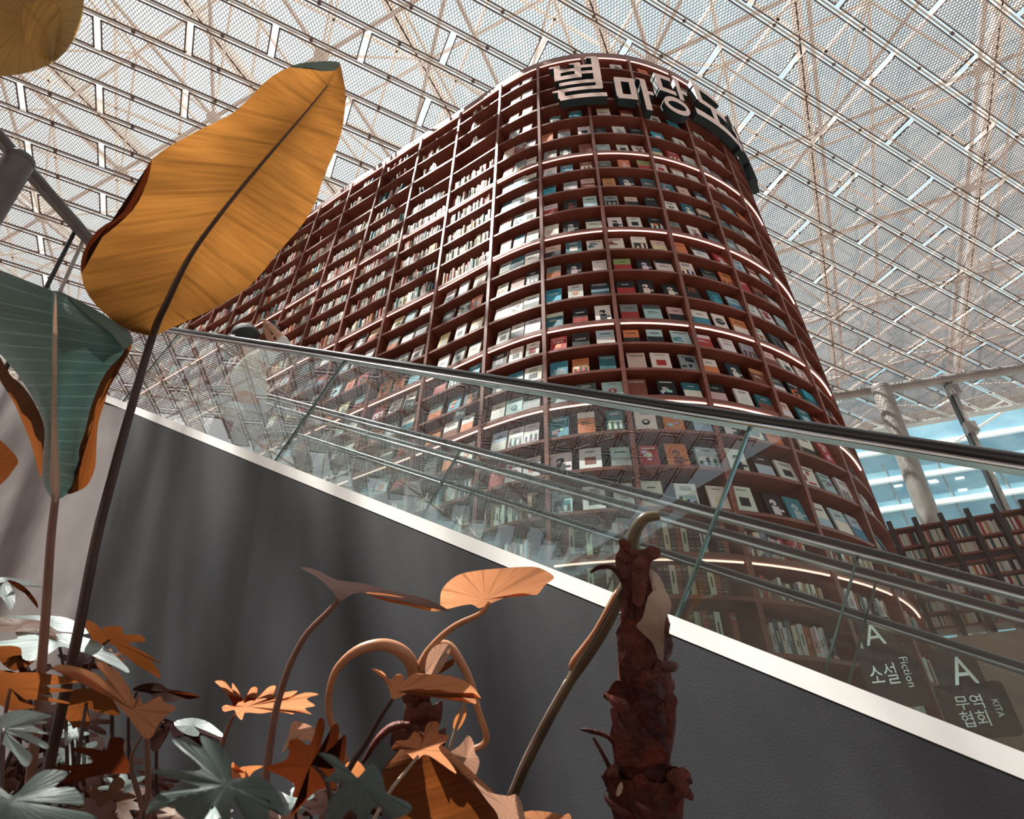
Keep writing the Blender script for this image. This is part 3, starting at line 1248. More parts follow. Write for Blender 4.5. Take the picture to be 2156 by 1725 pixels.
def on_fac(x, y):
    d = ray(x, y)
    return d * (42 / d.dot(NE))


mb = MB()
p = fo - ED * 10 + Vector((0, 0, FLOOR))
mb.box(p, ED * 70, NE * 6, Vector((0, 0, 34)))
mb.build('glazing', M_FAC, fac)
for (x, y) in ((2000, 930), (2000, 993), (2000, 1056), (2000, 1120)):
    z = on_fac(x, y).z
    mb = MB()
    mb.box(fo - ED * 10 - NE * .25 + Vector((0, 0, z - .17)), ED * 70, NE * .3, Vector((0, 0, .34)))
    mb.build('floor_band', M_FACB, fac)
mb = MB()
for q in range(-3, 20):
    mb.box(fo + ED * (q * 3.1 - 4) - NE * .06, ED * .05, NE * .1, Vector((0, 0, 24)))
mb.build('glazing_joint', M_STEEL, fac)
mb = MB()
for (x, y) in ((1883, 1028), (1955, 1018), (2012, 1012), (2018, 1037), (2076, 1003), (2078, 1030), (1958, 1020)):
    p = on_fac(x, y) - NE * .12
    mb.box(p, ED * .5, NE * .05, Vector((0, 0, .16)))
mb.build('facade_glint', emit('facade_glint_glow', 'f4fbff', 1.6), fac)  # emissive slips imitate light fittings reflected in the facade

# ================================================================== floor, soil, unseen walls raised to block sky light
mb = MB()
mb.box((-40, -22, FLOOR - .2), (90, 0, 0), (0, 80, 0), (0, 0, .2))
structure(mb.build('floor', M_FLOOR))
mb = MB()
mb.box((-30, -18.4, FLOOR), (60, 0, 0), (0, .4, 0), (0, 0, 17))
structure(mb.build('wall_back_blocker', M_PINK))  # unseen, closed to full height to cut sky light and glass reflections
mb = MB()
mb.box((-28.4, -18, FLOOR), (.4, 0, 0), (0, 56, 0), (0, 0, 17))
structure(mb.build('wall_left_blocker', M_PINK))  # unseen, carried up to roof level to keep side sky light out

# ================================================================== escalators
_a = math.radians(151.1)
HD = Vector((math.cos(_a), math.sin(_a), 0))
ND = Vector((math.sin(_a), -math.cos(_a), 0))
EDIR = HD * math.cos(math.radians(30)) + Vector((0, 0, .5))
UDIR = Vector((0, 0, 1)) * math.cos(math.radians(30)) - HD * .5
ETOP = 5.0


def spine(e):
    """centre line point and up normal of the escalator path"""
    if e <= ETOP:
        return EDIR * e, UDIR
    p = EDIR * ETOP
    s, n = 0.0, 24
    ds = (e - ETOP) / n
    for i in range(n):
        s = (i + .5) * ds
        k = min(1, s / .9)
        th = math.radians(30) * (1 - k * k * (3 - 2 * k))
        p = p + (HD * math.cos(th) + Vector((0, 0, math.sin(th)))) * ds
    k = min(1, (e - ETOP) / .9)
    th = math.radians(30) * (1 - k * k * (3 - 2 * k))
    return p, Vector((0, 0, math.cos(th))) - HD * math.sin(th)


def EP(c, e, u):
    p, n = spine(e)
    return ND * c + p + n * u


def es(e0, e1):
    out = [e0]
    if e1 > ETOP:
        if e0 < ETOP:
            out.append(ETOP)
        q = max(e0, ETOP)
        while q + .15 < e1:
            q += .15
            out.append(q)
    out.append(e1)
    return out


def sweep(mb, c0, c1, e0, e1, u0, u1, mat=0):
    P = []
    for e in es(e0, e1):
        P.append([EP(c0, e, u0), EP(c1, e, u0), EP(c1, e, u1), EP(c0, e, u1)])
    mb.grid(P, mat, closed=True)
    mb.face(P[0][::-1], mat)
    mb.face(P[-1], mat)


def px_e(x, y, c):
    d = ray(x, y)
    p = d * (c / d.dot(ND))
    return p.dot(EDIR)


EMIN, EMAX = -3.2, 5.9


def escalator(cs, joints, label, rr_):
    r = empty('escalator', tuple(ND * ((cs[0] + cs[1]) / 2) + EDIR * EMIN))
    tag(r, label, 'escalator', None)
    for c, jt, rr0 in zip(cs, joints, rr_):
        mb = MB()
        mb.tube([EP(c, e, .958 - rr0) for e in es(EMIN, EMAX)], rr0, n=20)
        hrl = mb.build('handrail', M_RUBBER, r, smooth=True)
        mb = MB()
        uc = .958 - 2 * rr0
        sweep(mb, c - .014, c + .014, EMIN, EMAX, uc - .008, uc + .006)
        mb.tube([EP(c - .013, e, uc - .003) for e in es(EMIN, EMAX)], .0045, n=8)
        mb.tube([EP(c + .013, e, uc - .003) for e in es(EMIN, EMAX)], .0045, n=8)
        mb.build('rail_channel', M_CHROME, hrl)
        js = [EMIN] + [j for j in jt if EMIN < j < EMAX] + [EMAX]
        for a, b in zip(js[:-1], js[1:]):
            mb = MB()
            sweep(mb, c - .006, c + .006, a + .004, b - .004, .30, uc - .007)
            mb.build('glass_panel', M_GLASS, r)
        for j in js[1:-1]:
            mb = MB()
            mb.box(EP(c - .009, j - .0035, .31), EDIR * .007, ND * .018, UDIR * .6)
            mb.build('panel_joint', M_EDGE, r)
        mb = MB()
        s = 1 if c == cs[0] else -1
        sweep(mb, c - (.0395 if s > 0 else .1), c + (.1 if s > 0 else .0395), EMIN, EMAX, .262, .307)
        mb.build('deck_cover', M_TRIM, r)
        mb = MB()
        ci = c + s * .1
        sweep(mb, ci - .006, ci + .006, EMIN, EMAX, -.05, .27)
        mb.build('skirt_panel', M_CHROME, r)
    mb = MB()
    c0, c1 = cs[0] + .11, cs[1] - .11
    n = int((5.4 - EMIN) / .4)
    for i in range(n):
        e = EMIN + i * .4
        p = spine(e)[0] + UDIR * .0
        p = ND * c0 + EDIR * e
        mb.box(p + Vector((0, 0, -.05)), HD * .3465, ND * (c1 - c0), Vector((0, 0, .2)), 0)
        mb.box(p + Vector((0, 0, .15)), HD * .02, ND * (c1 - c0), Vector((0, 0, .008)), 1)
    mb.build('steps', [M_STEP, pbr('step_edge_yellow', 'b8972f', rough=.5)], r)
    return r


cA, cB, cC, cD = 1.6, 2.408, 2.62, 3.187
jA = [px_e(1572, 900, cA) - .01 + 2.045 * k for k in range(-2, 4)]
jB = [px_e(1790, 1230, cB) + 2.045 * k for k in range(-2, 5)]
jC = [px_e(1835, 1260, cC) + 2.045 * k for k in range(-2, 5)]
jD = [px_e(1300, 1190, cD) + 2.045 * k for k in range(-3, 5)]
esc1 = escalator((cA, cB), (jA, jB), 'near escalator with glass balustrade and black handrail cutting across the picture', (.0215, .019))
esc2 = escalator((cC, cD), (jC, jD), 'second escalator, parallel beyond the nearer one, seen through its glass', (.019, .019))


def sticker(cx, cy, c, word, ang, size, parent):
    d = ray(cx, cy)
    p = d * (c / d.dot(ND))
    ax = -EDIR * math.cos(ang) + UDIR * math.sin(ang)
    ay = EDIR * math.sin(ang) + UDIR * math.cos(ang)
    mb = MB()
    mb.box(p - ax * size * .5 - ay * size * .5, ax * size, ND * .002, ay * size, 0)
    put_text(mb, word, p - ND * .002, ax, ay, size * .7, size * .38, 1)
    mb.build('caution_sticker', [M_BLACK, M_WHITE], parent)


sticker(862, 852, cB - .012, '주의', .35, .085, esc1)
sticker(968, 872, cC - .012, '주의', .35, .085, esc2)

# the plaster wall under the escalator, dark and pale lengths
def in_plane(x, y, c):
    d = ray(x, y)
    return d * (c / d.dot(ND))


WC = 1.562
e0 = in_plane(278, 856, WC)
e1 = in_plane(105, 1640, WC)
mb = MB()
top = [EP(WC, e, .265) for e in es(EMIN, EMAX)]
top = [p for p in top]
# split at the slanting edge
def wall_poly(mb, pts, depth=.06):
    back = [p + ND * depth for p in pts]
    mb.face(pts)
    mb.face(back[::-1])
    n = len(pts)
    for i in range(n):
        j = (i + 1) % n
        mb.face([pts[j], pts[i], back[i], back[j]])


eL = (e0.dot(EDIR))
low = e1 + (e1 - e0) * ((e1.z - FLOOR) / (e0.z - e1.z))
ptop = EP(WC, eL, .265)
right_bot = ND * WC + HD * (EDIR * EMIN).dot(HD)
right_bot.z = FLOOR
rt = EP(WC, EMIN, .265)
wall_poly(mb, [Vector(low), Vector(right_bot), Vector((rt.x, rt.y, max(rt.z, FLOOR + .01))), ptop])
structure(mb.build('wall_front', M_WALL))
mb = MB()
tops = [EP(WC, e, .27) for e in (eL, ETOP)]
farp = in_plane(-60, 770, WC)
far2 = in_plane(10, 792, WC)
lowl = Vector((farp.x, farp.y, FLOOR))
wall_poly(mb, [lowl, Vector(low), ptop, far2, farp])
structure(mb.build('wall_left', M_WALL2))
# landing block behind the pale wall at the upper end
# planter soil
mb = MB()
s0 = ND * 1.58
P = []
for i in range(31):
    row = []
    for j in range(15):
        p = HD * (-2.4 + i * .32) + ND * (-1.2 + j * .196)
        row.append(Vector((p.x, p.y, FLOOR + .55 + .03 * math.sin(i * 1.7) * math.cos(j * 2.1))))
    P.append(row)
mb.grid(P)
so = mb.build('planter_soil', M_SOIL)
tag(so, 'dark soil of the planting bed below the plants', 'soil', kind='stuff')
mb = MB()
cc = [HD * (-2.4) + ND * (-1.2), HD * 7.2 + ND * (-1.2)]
mb.box(cc[0] - ND * .12 + Vector((0, 0, FLOOR)), HD * 9.6, ND * .12, Vector((0, 0, .62)))
kb = mb.build('planter_kerb', M_FLOOR)
tag(kb, 'low stone kerb holding the planting bed', 'kerb')

# ================================================================== far bookcase on the right
FB0 = at_z(1876, 1113, 4.2)
FB1 = at_z(2097, 1077, 4.2)
fd = (FB1 - FB0).normalized()
fn = Vector((fd.y, -fd.x, 0))
FPIT = (FB1 - FB0).length / 4


def fz(y):
    ref = FB0 + fd * FPIT * 1.4
    q = proj(ref)
    d = ray(q[0], y)
    return d.z / math.hypot(d.x, d.y) * math.hypot(ref.x, ref.y)


fb = empty('far_bookcase', (FB0.x, FB0.y, FLOOR))
tag(fb, 'long open bookcase with black uprights in the right background', 'bookcase')
yz = [1103, 1145, 1178, 1196, 1229, 1262, 1295, 1328]
zz = [fz(y) for y in yz]
NP = 9
for z in zz:
    mb = MB()
    mb.box(Vector((FB0.x, FB0.y, 0)) - fd * .3 + Vector((0, 0, z - .03)), fd * (FPIT * NP), -fn * .3, Vector((0, 0, .03)))
    mb.build('shelf', M_WOOD, fb)
for i in (0, 1):
    mb = MB()
    mb.box(Vector((FB0.x, FB0.y, 0)) - fd * .3 - fn * .29 + Vector((0, 0, zz[i] - .12)), fd * (FPIT * NP), -fn * .02, Vector((0, 0, .12)))
    mb.build('rear_rail', M_WOOD, fb)
mb = MB()
mb.box(Vector((FB0.x, FB0.y, 0)) - fd * .3 - fn * .02 + Vector((0, 0, zz[3])), fd * (FPIT * NP), -fn * .25, Vector((0, 0, zz[2] - zz[3] - .03)))
mb.build('black_fascia', M_DARKSHELF, fb)
for k in range(0, NP):
    mb = MB()
    b = FB0 + fd * (FPIT * k)
    mb.box(Vector((b.x, b.y, FLOOR)) - fd * .03 + fn * .03, fd * .06, -fn * .05, Vector((0, 0, 4.3 - FLOOR)), 0)
    mb.build('upright', M_DARKSHELF, fb)
    mb = MB()
    mb.box(Vector((b.x, b.y, FLOOR)) - fd * .02 - fn * .02, fd * .04, -fn * .27, Vector((0, 0, 4.22 - FLOOR)), 0)
    mb.build('side_panel', M_WOOD, fb)
mb = MB()
rb2 = random.Random(5)
for i in (0, 1, 3, 4, 5, 6):
    zb = zz[i + 1]
    cell = zz[i] - zb
    for k in range(NP - 1):
        x = .04
        while x < FPIT - .06:
            th = rb2.uniform(.014, .034)
            h = min(rb2.uniform(.17, .23), cell * .72)
            c = jit(lin(rb2.choice(SPC)), .1, rb2)
            o = FB0 + fd * (FPIT * k + x) - fn * .04
            o.z = zb + .002
            mb.box(o, fd * th, -fn * .15, Vector((0, 0, h)), 0, c)
            x += th + .001
ob = mb.build('far_books', M_BOOK)
tag(ob, 'rows of tiny upright books packed into the far background bookcase', 'books', kind='stuff')

# beige wall low at the right, behind the hanging signs
def pl(x, y, c):
    d = ray(x, y)
    return d * (c / d.dot(ND))


pw = 7.6
a, b = pl(1968, 1342, pw), pl(2250, 1318, pw)
mb = MB()
mb.box(Vector((a.x, a.y, FLOOR)), Vector((b.x - a.x, b.y - a.y, 0)), ND * .3, Vector((0, 0, (a.z + b.z) / 2 - FLOOR)))
structure(mb.build('wall_right_low', M_PINK))


# hanging category signs
def board(name, label, c, quads, texts):
    """quads: list of px corner boxes (x0,y0,x1,y1) at the centre; texts: (word,x,y,w,h,vertical)"""
    ax, ay = -HD, Vector((0, 0, 1))
    mb = MB()
    allp = []
    for (x0, y0, x1, y1) in quads:
        p = pl((x0 + x1) / 2, (y0 + y1) / 2, c)
        s = p.dot(C_FWD) / F_PX
        w, h = (x1 - x0) * s * .95, (y1 - y0) * s * 1.1
        # rounded rectangle plate
        rad = min(w, h) * .1
        pts = []
        for (sx, sy, a0) in ((1, 1, 0), (-1, 1, 90), (-1, -1, 180), (1, -1, 270)):
            for q in range(5):
                an = math.radians(a0 + q * 22.5)
                pts.append(p + ax * (sx * (w / 2 - rad) + rad * math.cos(an)) + ay * (sy * (h / 2 - rad) + rad * math.sin(an)))
        allp.append(p)
        bk = [q + ND * .02 for q in pts]
        mb.face(pts[::-1], 0)
        mb.face(bk, 0)
        for i in range(len(pts)):
            j = (i + 1) % len(pts)
            mb.face([pts[i], pts[j], bk[j], bk[i]], 0)
    o = empty(name, allp[0])
    tag(o, label, 'sign')
    plate = mb.build('plate', M_BLACK, o)
    for (wd, x, y, w, h, rot) in texts:
        p = pl(x, y, c) - ND * .004
        s = p.dot(C_FWD) / F_PX
        t = MB()
        pt_ = plate
        if rot:
            put_text(t, wd, p, -ay, ax, w * s, h * s)
        else:
            put_text(t, wd, p, ax, ay, w * s, h * s * 1.15)
        t.build('lettering', M_WHITE, plate)
    t = MB()
    q = allp[0]
    t.tube([q + ND * .01, q + ND * .01 + Vector((0, 0, -q.z + FLOOR)) * 1.0], .012, n=6)
    t.build('post', M_BLACK, o)
    return o


board('category_sign', 'black sign lettered A, 소설 and Fiction in front of the lower tower shelves', 4.05,
      [(1812, 1306, 1880, 1366), (1822, 1368, 1935, 1478)],
      [('A', 1839, 1336, 38, 38, False), ('소설', 1860, 1420, 52, 36, False), ('Fiction', 1911, 1415, 60, 15, True)])
board('category_sign', 'black sign lettered A, 무역협회 and KITA before the beige wall at lower right', 4.05,
      [(1970, 1367, 2056, 1446), (1990, 1447, 2124, 1543)],
      [('A', 2025, 1412, 44, 48, False), ('무역', 2040, 1479, 50, 24, False), ('협회', 2053, 1514, 50, 27, False), ('KITA', 2102, 1492, 34, 12, True)])

# ================================================================== person on the near escalator
def skin_obj(name, chains, mat, parent, sub=2, root=0):
    """chains: list of lists of (point, radius) ; shared points are merged by position"""
    vs, rs, ed, idx = [], [], [], {}
    for ch in chains:
        prev = None
        for p, r in ch:
            key = tuple(round(c, 4) for c in p)
            if key not in idx:
                idx[key] = len(vs)
                vs.append(tuple(p))
                rs.append(r)
            i = idx[key]
            if prev is not None and prev != i:
                ed.append((prev, i))
            prev = i
    me = bpy.data.meshes.new(name)
    me.from_pydata(vs, ed, [])
    me.materials.append(mat)
    o = bpy.data.objects.new(name, me)
    COL.objects.link(o)
    sk = o.modifiers.new('skin', 'SKIN')
    sk.use_smooth_shade = True
    for i, r in enumerate(rs):
        me.skin_vertices[0].data[i].radius = (r, r) if not isinstance(r, tuple) else r
        me.skin_vertices[0].data[i].use_root = (i == root)
    sb = o.modifiers.new('sub', 'SUBSURF')
    sb.levels = sb.render_levels = sub
    if parent:
        o.parent = parent
        o.matrix_parent_inverse = Matrix.Translation(-world_loc(parent))
    return o


M_SKIN = pbr('skin_tone', 'b98a74', 'c4957e', rough=.5, scale=9)
M_HAIR = pbr('dark_hair', '121314', '1e2022', rough=.6, scale=4, stretch=(1, 1, 12), bump=.3, bscale=30)
M_SHIRT = pbr('white_shirt', 'c9c5c0', 'd8d4cf', rough=.8, scale=6, bump=.4, bscale=9)
M_PANTS = pbr('grey_trousers', 'a8a8a8', 'bcbcbb', rough=.8, scale=6, bump=.4, bscale=8)
M_BAG = pbr('maroon_bag', '5a2620', '6b3028', rough=.5, scale=6)
M_CAM = pbr('black_camera', '121314', '1c1d1e', rough=.3, scale=6)
hc = at_d(524, 716, 4.62)
side = Vector((.86, .5, 0))       # facing the tower
rg = Vector((.5, -.86, 0))
feet = hc + Vector((.86, .5, 0)) * .14 - Vector((0, 0, 1.46))
per = empty('person', feet)
tag(per, 'person with dark hair, white shirt and grey trousers raising a camera on escalator', 'person')


def PPt(f, s, z):
    """f forward, s to the right hand, z above feet"""
    return feet + side * f + rg * s + Vector((0, 0, z))


pel, ch_, nk = PPt(0, 0, .86), PPt(-.05, 0, 1.12), PPt(-.1, 0, 1.27)
hd = hc - Vector((0, 0, .02))
hands = at_d(570, 690, 4.66)
elR = at_d(601, 722, 4.62)
elL = at_d(576, 742, 4.80)
shR, shL = ch_ + rg * .15 + Vector((0, 0, .06)), ch_ - rg * .16 + Vector((0, 0, .06))
hR, hL = hands + rg * .045 - Vector((0, 0, .03)), hands - rg * .045 - Vector((0, 0, .03))
wR, wL = hR.lerp(elR, .28), hL.lerp(elL, .28)
ch = [[(pel, .13), (pel.lerp(ch_, .5), .115), (ch_, .125), (ch_.lerp(nk, .5), .11), (nk, .05), (nk.lerp(hd, .5), .055), (hd - Vector((0, 0, .05)), .065), (hd, .078), (hd + Vector((0, 0, .06)), .065)],
      [(hd, .085), (hd + side * .085, .03)],
      [(ch_, .125), (shR, .06), (elR, .04), (wR, .026), (hR, (.035, .02))], [(ch_, .125), (shL, .06), (elL, .04), (wL, .026), (hL, (.035, .02))]]
for s in (-1, 1):
    hip = PPt(0, s * .09, .82)
    ch.append([(pel, .13), (hip, .09), (PPt(.03, s * .1, .45), .055), (PPt(-.02, s * .1, .08), .035), (PPt(.12, s * .11, .03), .03)])
for hnd, el, s in ((hR, elR, 1), (hL, elL, -1)):
    up = (hnd - el).normalized()
    for k in range(4):
        b = hnd + up * .03 + side * (.012 * (k - 1.5))
        m1 = b + up * (.035 + .006 * (k in (1, 2))) - rg * s * .004
        ch.append([(hnd, (.035, .02)), (b, .009), (m1, .008), (m1 - rg * s * .03 + up * .008, .007)])
    tb_ = hnd - rg * s * .02
    ch.append([(hnd, (.035, .02)), (tb_ + up * .01, .01), (tb_ + up * .04 - rg * s * .012, .008)])
skin_obj('body', ch, M_SKIN, per)
sh = [[(PPt(.01, 0, .80), .16), (pel.lerp(ch_, .5), .15), (ch_, .15), (ch_ + Vector((0, 0, .06)), .11)],
      [(ch_, .15), (shR, .07), (shR.lerp(elR, .5), .055), (elR, .05), (elR.lerp(wR, .6), .038)],
      [(ch_, .15), (shL, .07), (shL.lerp(elL, .5), .055), (elL, .05), (elL.lerp(wL, .6), .038)]]
skin_obj('shirt', sh, M_SHIRT, per)
pn = [[(PPt(0, 0, .9), .15), (PPt(0, 0, .8), .15)]]
for s in (-1, 1):
    pn.append([(PPt(0, 0, .8), .15), (PPt(.02, s * .1, .66), .115), (PPt(.03, s * .12, .4), .125), (PPt(0, s * .125, .2), .14)])
skin_obj('trousers', pn, M_PANTS, per)
mb = MB()
mb.ell(hd + Vector((0, 0, .035)) - side * .03, side * .108, rg * .1, Vector((0, 0, .11)), 18, 12)
mb.tube([hd - side * .07, hd - side * .1 - Vector((0, 0, .1)), hd - side * .09 - Vector((0, 0, .22))], [.06, .05, .02], n=12)
mb.build('hair', M_HAIR, per, smooth=True)
mb = MB()
q = PPt(-.16, .1, .36)
mb.box(q, side * .12, rg * .16, Vector((0, 0, .2)))
bg = mb.build('shoulder_bag', M_BAG)
tag(bg, 'maroon bag hanging at the hip of the person on the escalator', 'bag')
cg = empty('camera', hands)
tag(cg, 'small black camera held up in both hands by the person', 'camera')
mb = MB()
mb.box(hands - rg * .05 - side * .015 - Vector((0, 0, .03)), rg * .1, side * .035, Vector((0, 0, .065)))
cbody = mb.build('camera_body', M_CAM, cg)
mb = MB()
mb.tube([hands + side * .02, hands + side * .065], [.028, .024], n=16)
mb.build('lens', M_CAM, cbody)

# ================================================================== plants
ML_BIG = leaf_mat('amber_banana_leaf', '6a441e', '784d22', '94602c', tw=.68, vein=.2, vscale=70, rough=.75, lspec=.08)
ML_OLIVE = leaf_mat('olive_banana_leaf', 'a08458', 'ae9264', 'c8a468', tw=.5, vein=.15, vscale=46)
ML_TEAL = leaf_mat('teal_banana_leaf', '48605a', '5a736c', '48605a', tw=.25, vein=-.6, vscale=120, rough=.33)
ML_AMB = leaf_mat('amber_leaf_underside', 'a05f3a', 'b57044', 'e8925a', tw=.6, vein=.2, vscale=30)
ML_RUST = leaf_mat('rust_leaf_underside', '5a2f17', '6e3d1e', '8f4e24', tw=.5, vein=.2, vscale=34)
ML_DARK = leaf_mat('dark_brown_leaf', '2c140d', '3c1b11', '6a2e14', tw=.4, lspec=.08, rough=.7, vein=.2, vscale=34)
ML_JADE = leaf_mat('pale_jade_leaf', '7d8a88', 'a2adaa', '7f8f80', tw=.2, vein=.15, vscale=34, rough=.35)
ML_DEEP = leaf_mat('deep_teal_leaf', '444e4b', '616b68', '566258', tw=.25, vein=.18, vscale=30, rough=.4)
ML_PALE = leaf_mat('dry_pale_leaf', 'b59a8c', 'd0bcae', 'd9a184', tw=.45, vein=.35, vscale=30)
ML_CRIM = leaf_mat('fresh_apricot_leaf', 'a66a46', 'b87a54', 'df9468', tw=.6, vein=.3, vscale=22)
SOILZ = FLOOR + .56


def set_uvl(me, vals):
    a = me.attributes.new('uvl', 'FLOAT_VECTOR', 'POINT')
    a.data.foreach_set('vector', np.array(vals, dtype=np.float32).ravel())


def link_child(name, me, parent):
    o = bpy.data.objects.new(name, me)
    COL.objects.link(o)
    o.parent = parent
    o.matrix_parent_inverse = Matrix.Translation(-world_loc(parent))
    return o


def cat(pts, n, closed=False):
    """Catmull-Rom through tuples"""
    out = []
    m = len(pts)
    rng = range(m) if closed else range(m - 1)
    for i in rng:
        if closed:
            p0, p1, p2, p3 = pts[(i - 1) % m], pts[i], pts[(i + 1) % m], pts[(i + 2) % m]
        else:
            p0, p1, p2, p3 = pts[max(i - 1, 0)], pts[i], pts[i + 1], pts[min(i + 2, m - 1)]
        for k in range(n):
            f = k / n
            out.append(tuple(.5 * (2 * b + (c - a) * f + (2 * a - 5 * b + 4 * c - d) * f * f + (3 * b - a - 3 * c + d) * f ** 3)
                             for a, b, c, d in zip(p0, p1, p2, p3)))
    if not closed:
        out.append(tuple(pts[-1]))
    return out


def blade(name, parent, mid, left, right, depths, curl, mat, nv=6, sub=4, wav=.004):
    """leaf blade from midrib and two margins; depths along the midrib, curl lifts the margins towards the back"""
    rows = cat([(*m, *l, *r, d) for m, l, r, d in zip(mid, left, right, depths)], sub)
    P, U = [], []
    n = len(rows)
    for i, (mx, my, lx, ly, rx, ry, d) in enumerate(rows):
        row = []
        for j in range(-nv, nv + 1):
            f = j / nv
            ex, ey = (lx, ly) if f < 0 else (rx, ry)
            a = abs(f)
            c = curl[0] if f < 0 else curl[1]
            dd = d + c * a ** 1.7 + wav * math.sin(i * 1.9 + f * 3) * a
            row.append(at_d(mx + (ex - mx) * a, my + (ey - my) * a, dd))
            U.append((i / (n - 1) + .0 * a, f, 0))
        P.append(row)
    mb = MB()
    mb.grid(P)
    me = mb.mesh(name, mat, True)
    set_uvl(me, U)
    return link_child(name, me, parent)


def star(name, parent, center, outline, depth, mat, tilt=(0, 0), droop=.0, rings=6, scale=1.0, org=(0, 0), sm=3, ripple=.0015):
    """leaf blade filled from a centre point to a traced margin, bent in depth"""
    cx, cy = center[0] / scale + org[0], center[1] / scale + org[1]
    pts = [(x / scale + org[0], y / scale + org[1]) for x, y in outline]
    pts = cat(pts, sm, True)
    rmax = max(math.hypot(x - cx, y - cy) for x, y in pts)
    V, U, F = [], [], []

    def dep(x, y, k, i):
        dx, dy = (x - cx) / 1000, (y - cy) / 1000
        r = math.hypot(x - cx, y - cy) / rmax
        return depth + tilt[0] * dx + tilt[1] * dy + droop * r * r + ripple * math.sin(i * .45) * r
    V.append(at_d(cx, cy, depth))
    U.append((0, 0, 0))
    n = len(pts)
    for k in range(1, rings + 1):
        for i, (x, y) in enumerate(pts):
            f = k / rings
            px_, py_ = cx + (x - cx) * f, cy + (y - cy) * f
            V.append(at_d(px_, py_, dep(px_, py_, k, i)))
            U.append((math.atan2(y - cy, x - cx) / PI * 1.5, f * .8 + .1, 0))
    for i in range(n):
        F.append((0, 1 + i, 1 + (i + 1) % n))
    for k in range(rings - 1):
        a, b = 1 + k * n, 1 + (k + 1) * n
        for i in range(n):
            j = (i + 1) % n
            F.append((a + i, b + i, b + j, a + j))
    me = bpy.data.meshes.new(name)
    me.from_pydata([tuple(v) for v in V], [], F)
    me.materials.append(mat)
    me.polygons.foreach_set('use_smooth', [True] * len(F))
    set_uvl(me, U)
    me.update()
    return link_child(name, me, parent)


def stem(name, parent, path, mat, soil=True, n=10, flat=None):
    """path: (x,y,depth,radius_px)"""
    rows = cat(path, 4)
    pts = [at_d(x, y, d) for x, y, d, r in rows]
    rad = [max(r, .5) * d / F_PX for x, y, d, r in rows]
    if soil:
        p = pts[-1]
        if p.z > SOILZ:
            pts.append(Vector((p.x * 1.0, p.y * 1.0, SOILZ - .05)))
            rad.append(rad[-1] * 1.15)
    mb = MB()
    mb.tube(pts, rad, n=n, flat=flat)
    return mb.build(name, mat, parent, smooth=True)


def plant(name, at, label, cat_='plant'):
    p = at_d(*at)
    o = empty(name, (p.x, p.y, SOILZ))
    tag(o, label, cat_)
    return o


# ---- tall strelitzia with the big amber leaf
p = plant('bird_of_paradise_plant', (95, 1700, 1.05), 'tall plant with one huge upright amber paddle leaf on a dark stem')
mid = [(322, 708), (345, 650), (373, 580), (418, 515), (464, 451), (501, 405), (538, 360), (580, 310), (622, 262), (660, 222), (690, 180), (712, 134)]
lf = [(318, 708), (256, 688), (188, 625), (173, 560), (212, 488), (285, 417), (318, 338), (403, 282), (494, 235), (572, 161), (640, 134), (711, 133)]
rt_ = [(328, 706), (385, 680), (454, 648), (528, 600), (587, 530), (628, 484), (661, 434), (682, 372), (714, 296), (725, 240), (727, 190), (716, 133)]
dm = [1.10, 1.09, 1.08, 1.07, 1.07, 1.07, 1.08, 1.09, 1.11, 1.13, 1.15, 1.17]
lb = blade('leaf_blade', p, mid, lf, rt_, dm, (-.05, .05), ML_BIG, nv=9)
star('curled_tip', lb, (672, 140), [(610, 141), (640, 132), (680, 129), (714, 131), (708, 147), (680, 150), (655, 146)], 1.09, ML_DEEP, ripple=.001)
star('curled_margin', lb, (232, 470), [(171, 575), (174, 535), (205, 485), (258, 448), (298, 378), (319, 336), (309, 385), (280, 442), (225, 492), (190, 520), (180, 556)], 1.01, ML_DARK, rings=3, ripple=.001)
stem('stem', p, [(690, 180, 1.14, 1.2), (622, 262, 1.10, 2), (538, 360, 1.075, 3), (464, 451, 1.06, 4), (400, 540, 1.062, 5.2), (350, 640, 1.08, 6.5), (322, 705, 1.095, 7.5), (276, 860, 1.09, 8.5), (238, 1000, 1.08, 9.5), (202, 1140, 1.07, 10), (165, 1330, 1.05, 10.5), (128, 1500, 1.05, 11), (104, 1615, 1.05, 11), (88, 1740, 1.05, 11)], M_STEMD)

# ---- green hanging leaf
p = plant('bird_of_paradise_plant', (62, 1740, .98), 'plant with a large teal leaf folding over a brown stem at left')
mid = [(116, 1052), (113, 1010), (112, 960), (112, 905), (113, 850), (114, 790), (114, 730), (115, 672), (117, 615)]
lf = [(108, 1050), (92, 1018), (92, 965), (95, 905), (76, 852), (38, 790), (-20, 720), (-70, 640), (-60, 545)]
rt_ = [(128, 1050), (158, 1024), (168, 962), (180, 905), (196, 850), (221, 790), (262, 745), (278, 712), (215, 660)]
dm = [1.0, .99, .985, .985, .985, .985, .99, 1.0, 1.03]
lb = blade('leaf_blade', p, mid, lf, rt_, dm, (.10, .09), ML_TEAL, nv=8)
star('turned_top_edge', lb, (190, 655), [(112, 612), (168, 634), (208, 656), (249, 682), (271, 698), (279, 716), (262, 735), (225, 700), (170, 680), (120, 660)], 1.045, ML_DEEP, tilt=(.1, 0), ripple=.001)
star('rolled_margin', lb, (205, 860), [(272, 716), (276, 735), (250, 778), (234, 802), (222, 842), (207, 890), (203, 940), (200, 985), (184, 1022), (160, 1036), (142, 1040), (150, 1020), (168, 985), (166, 950), (180, 905), (194, 850), (222, 786), (262, 742)], 1.06, ML_RUST, rings=4, ripple=.003)
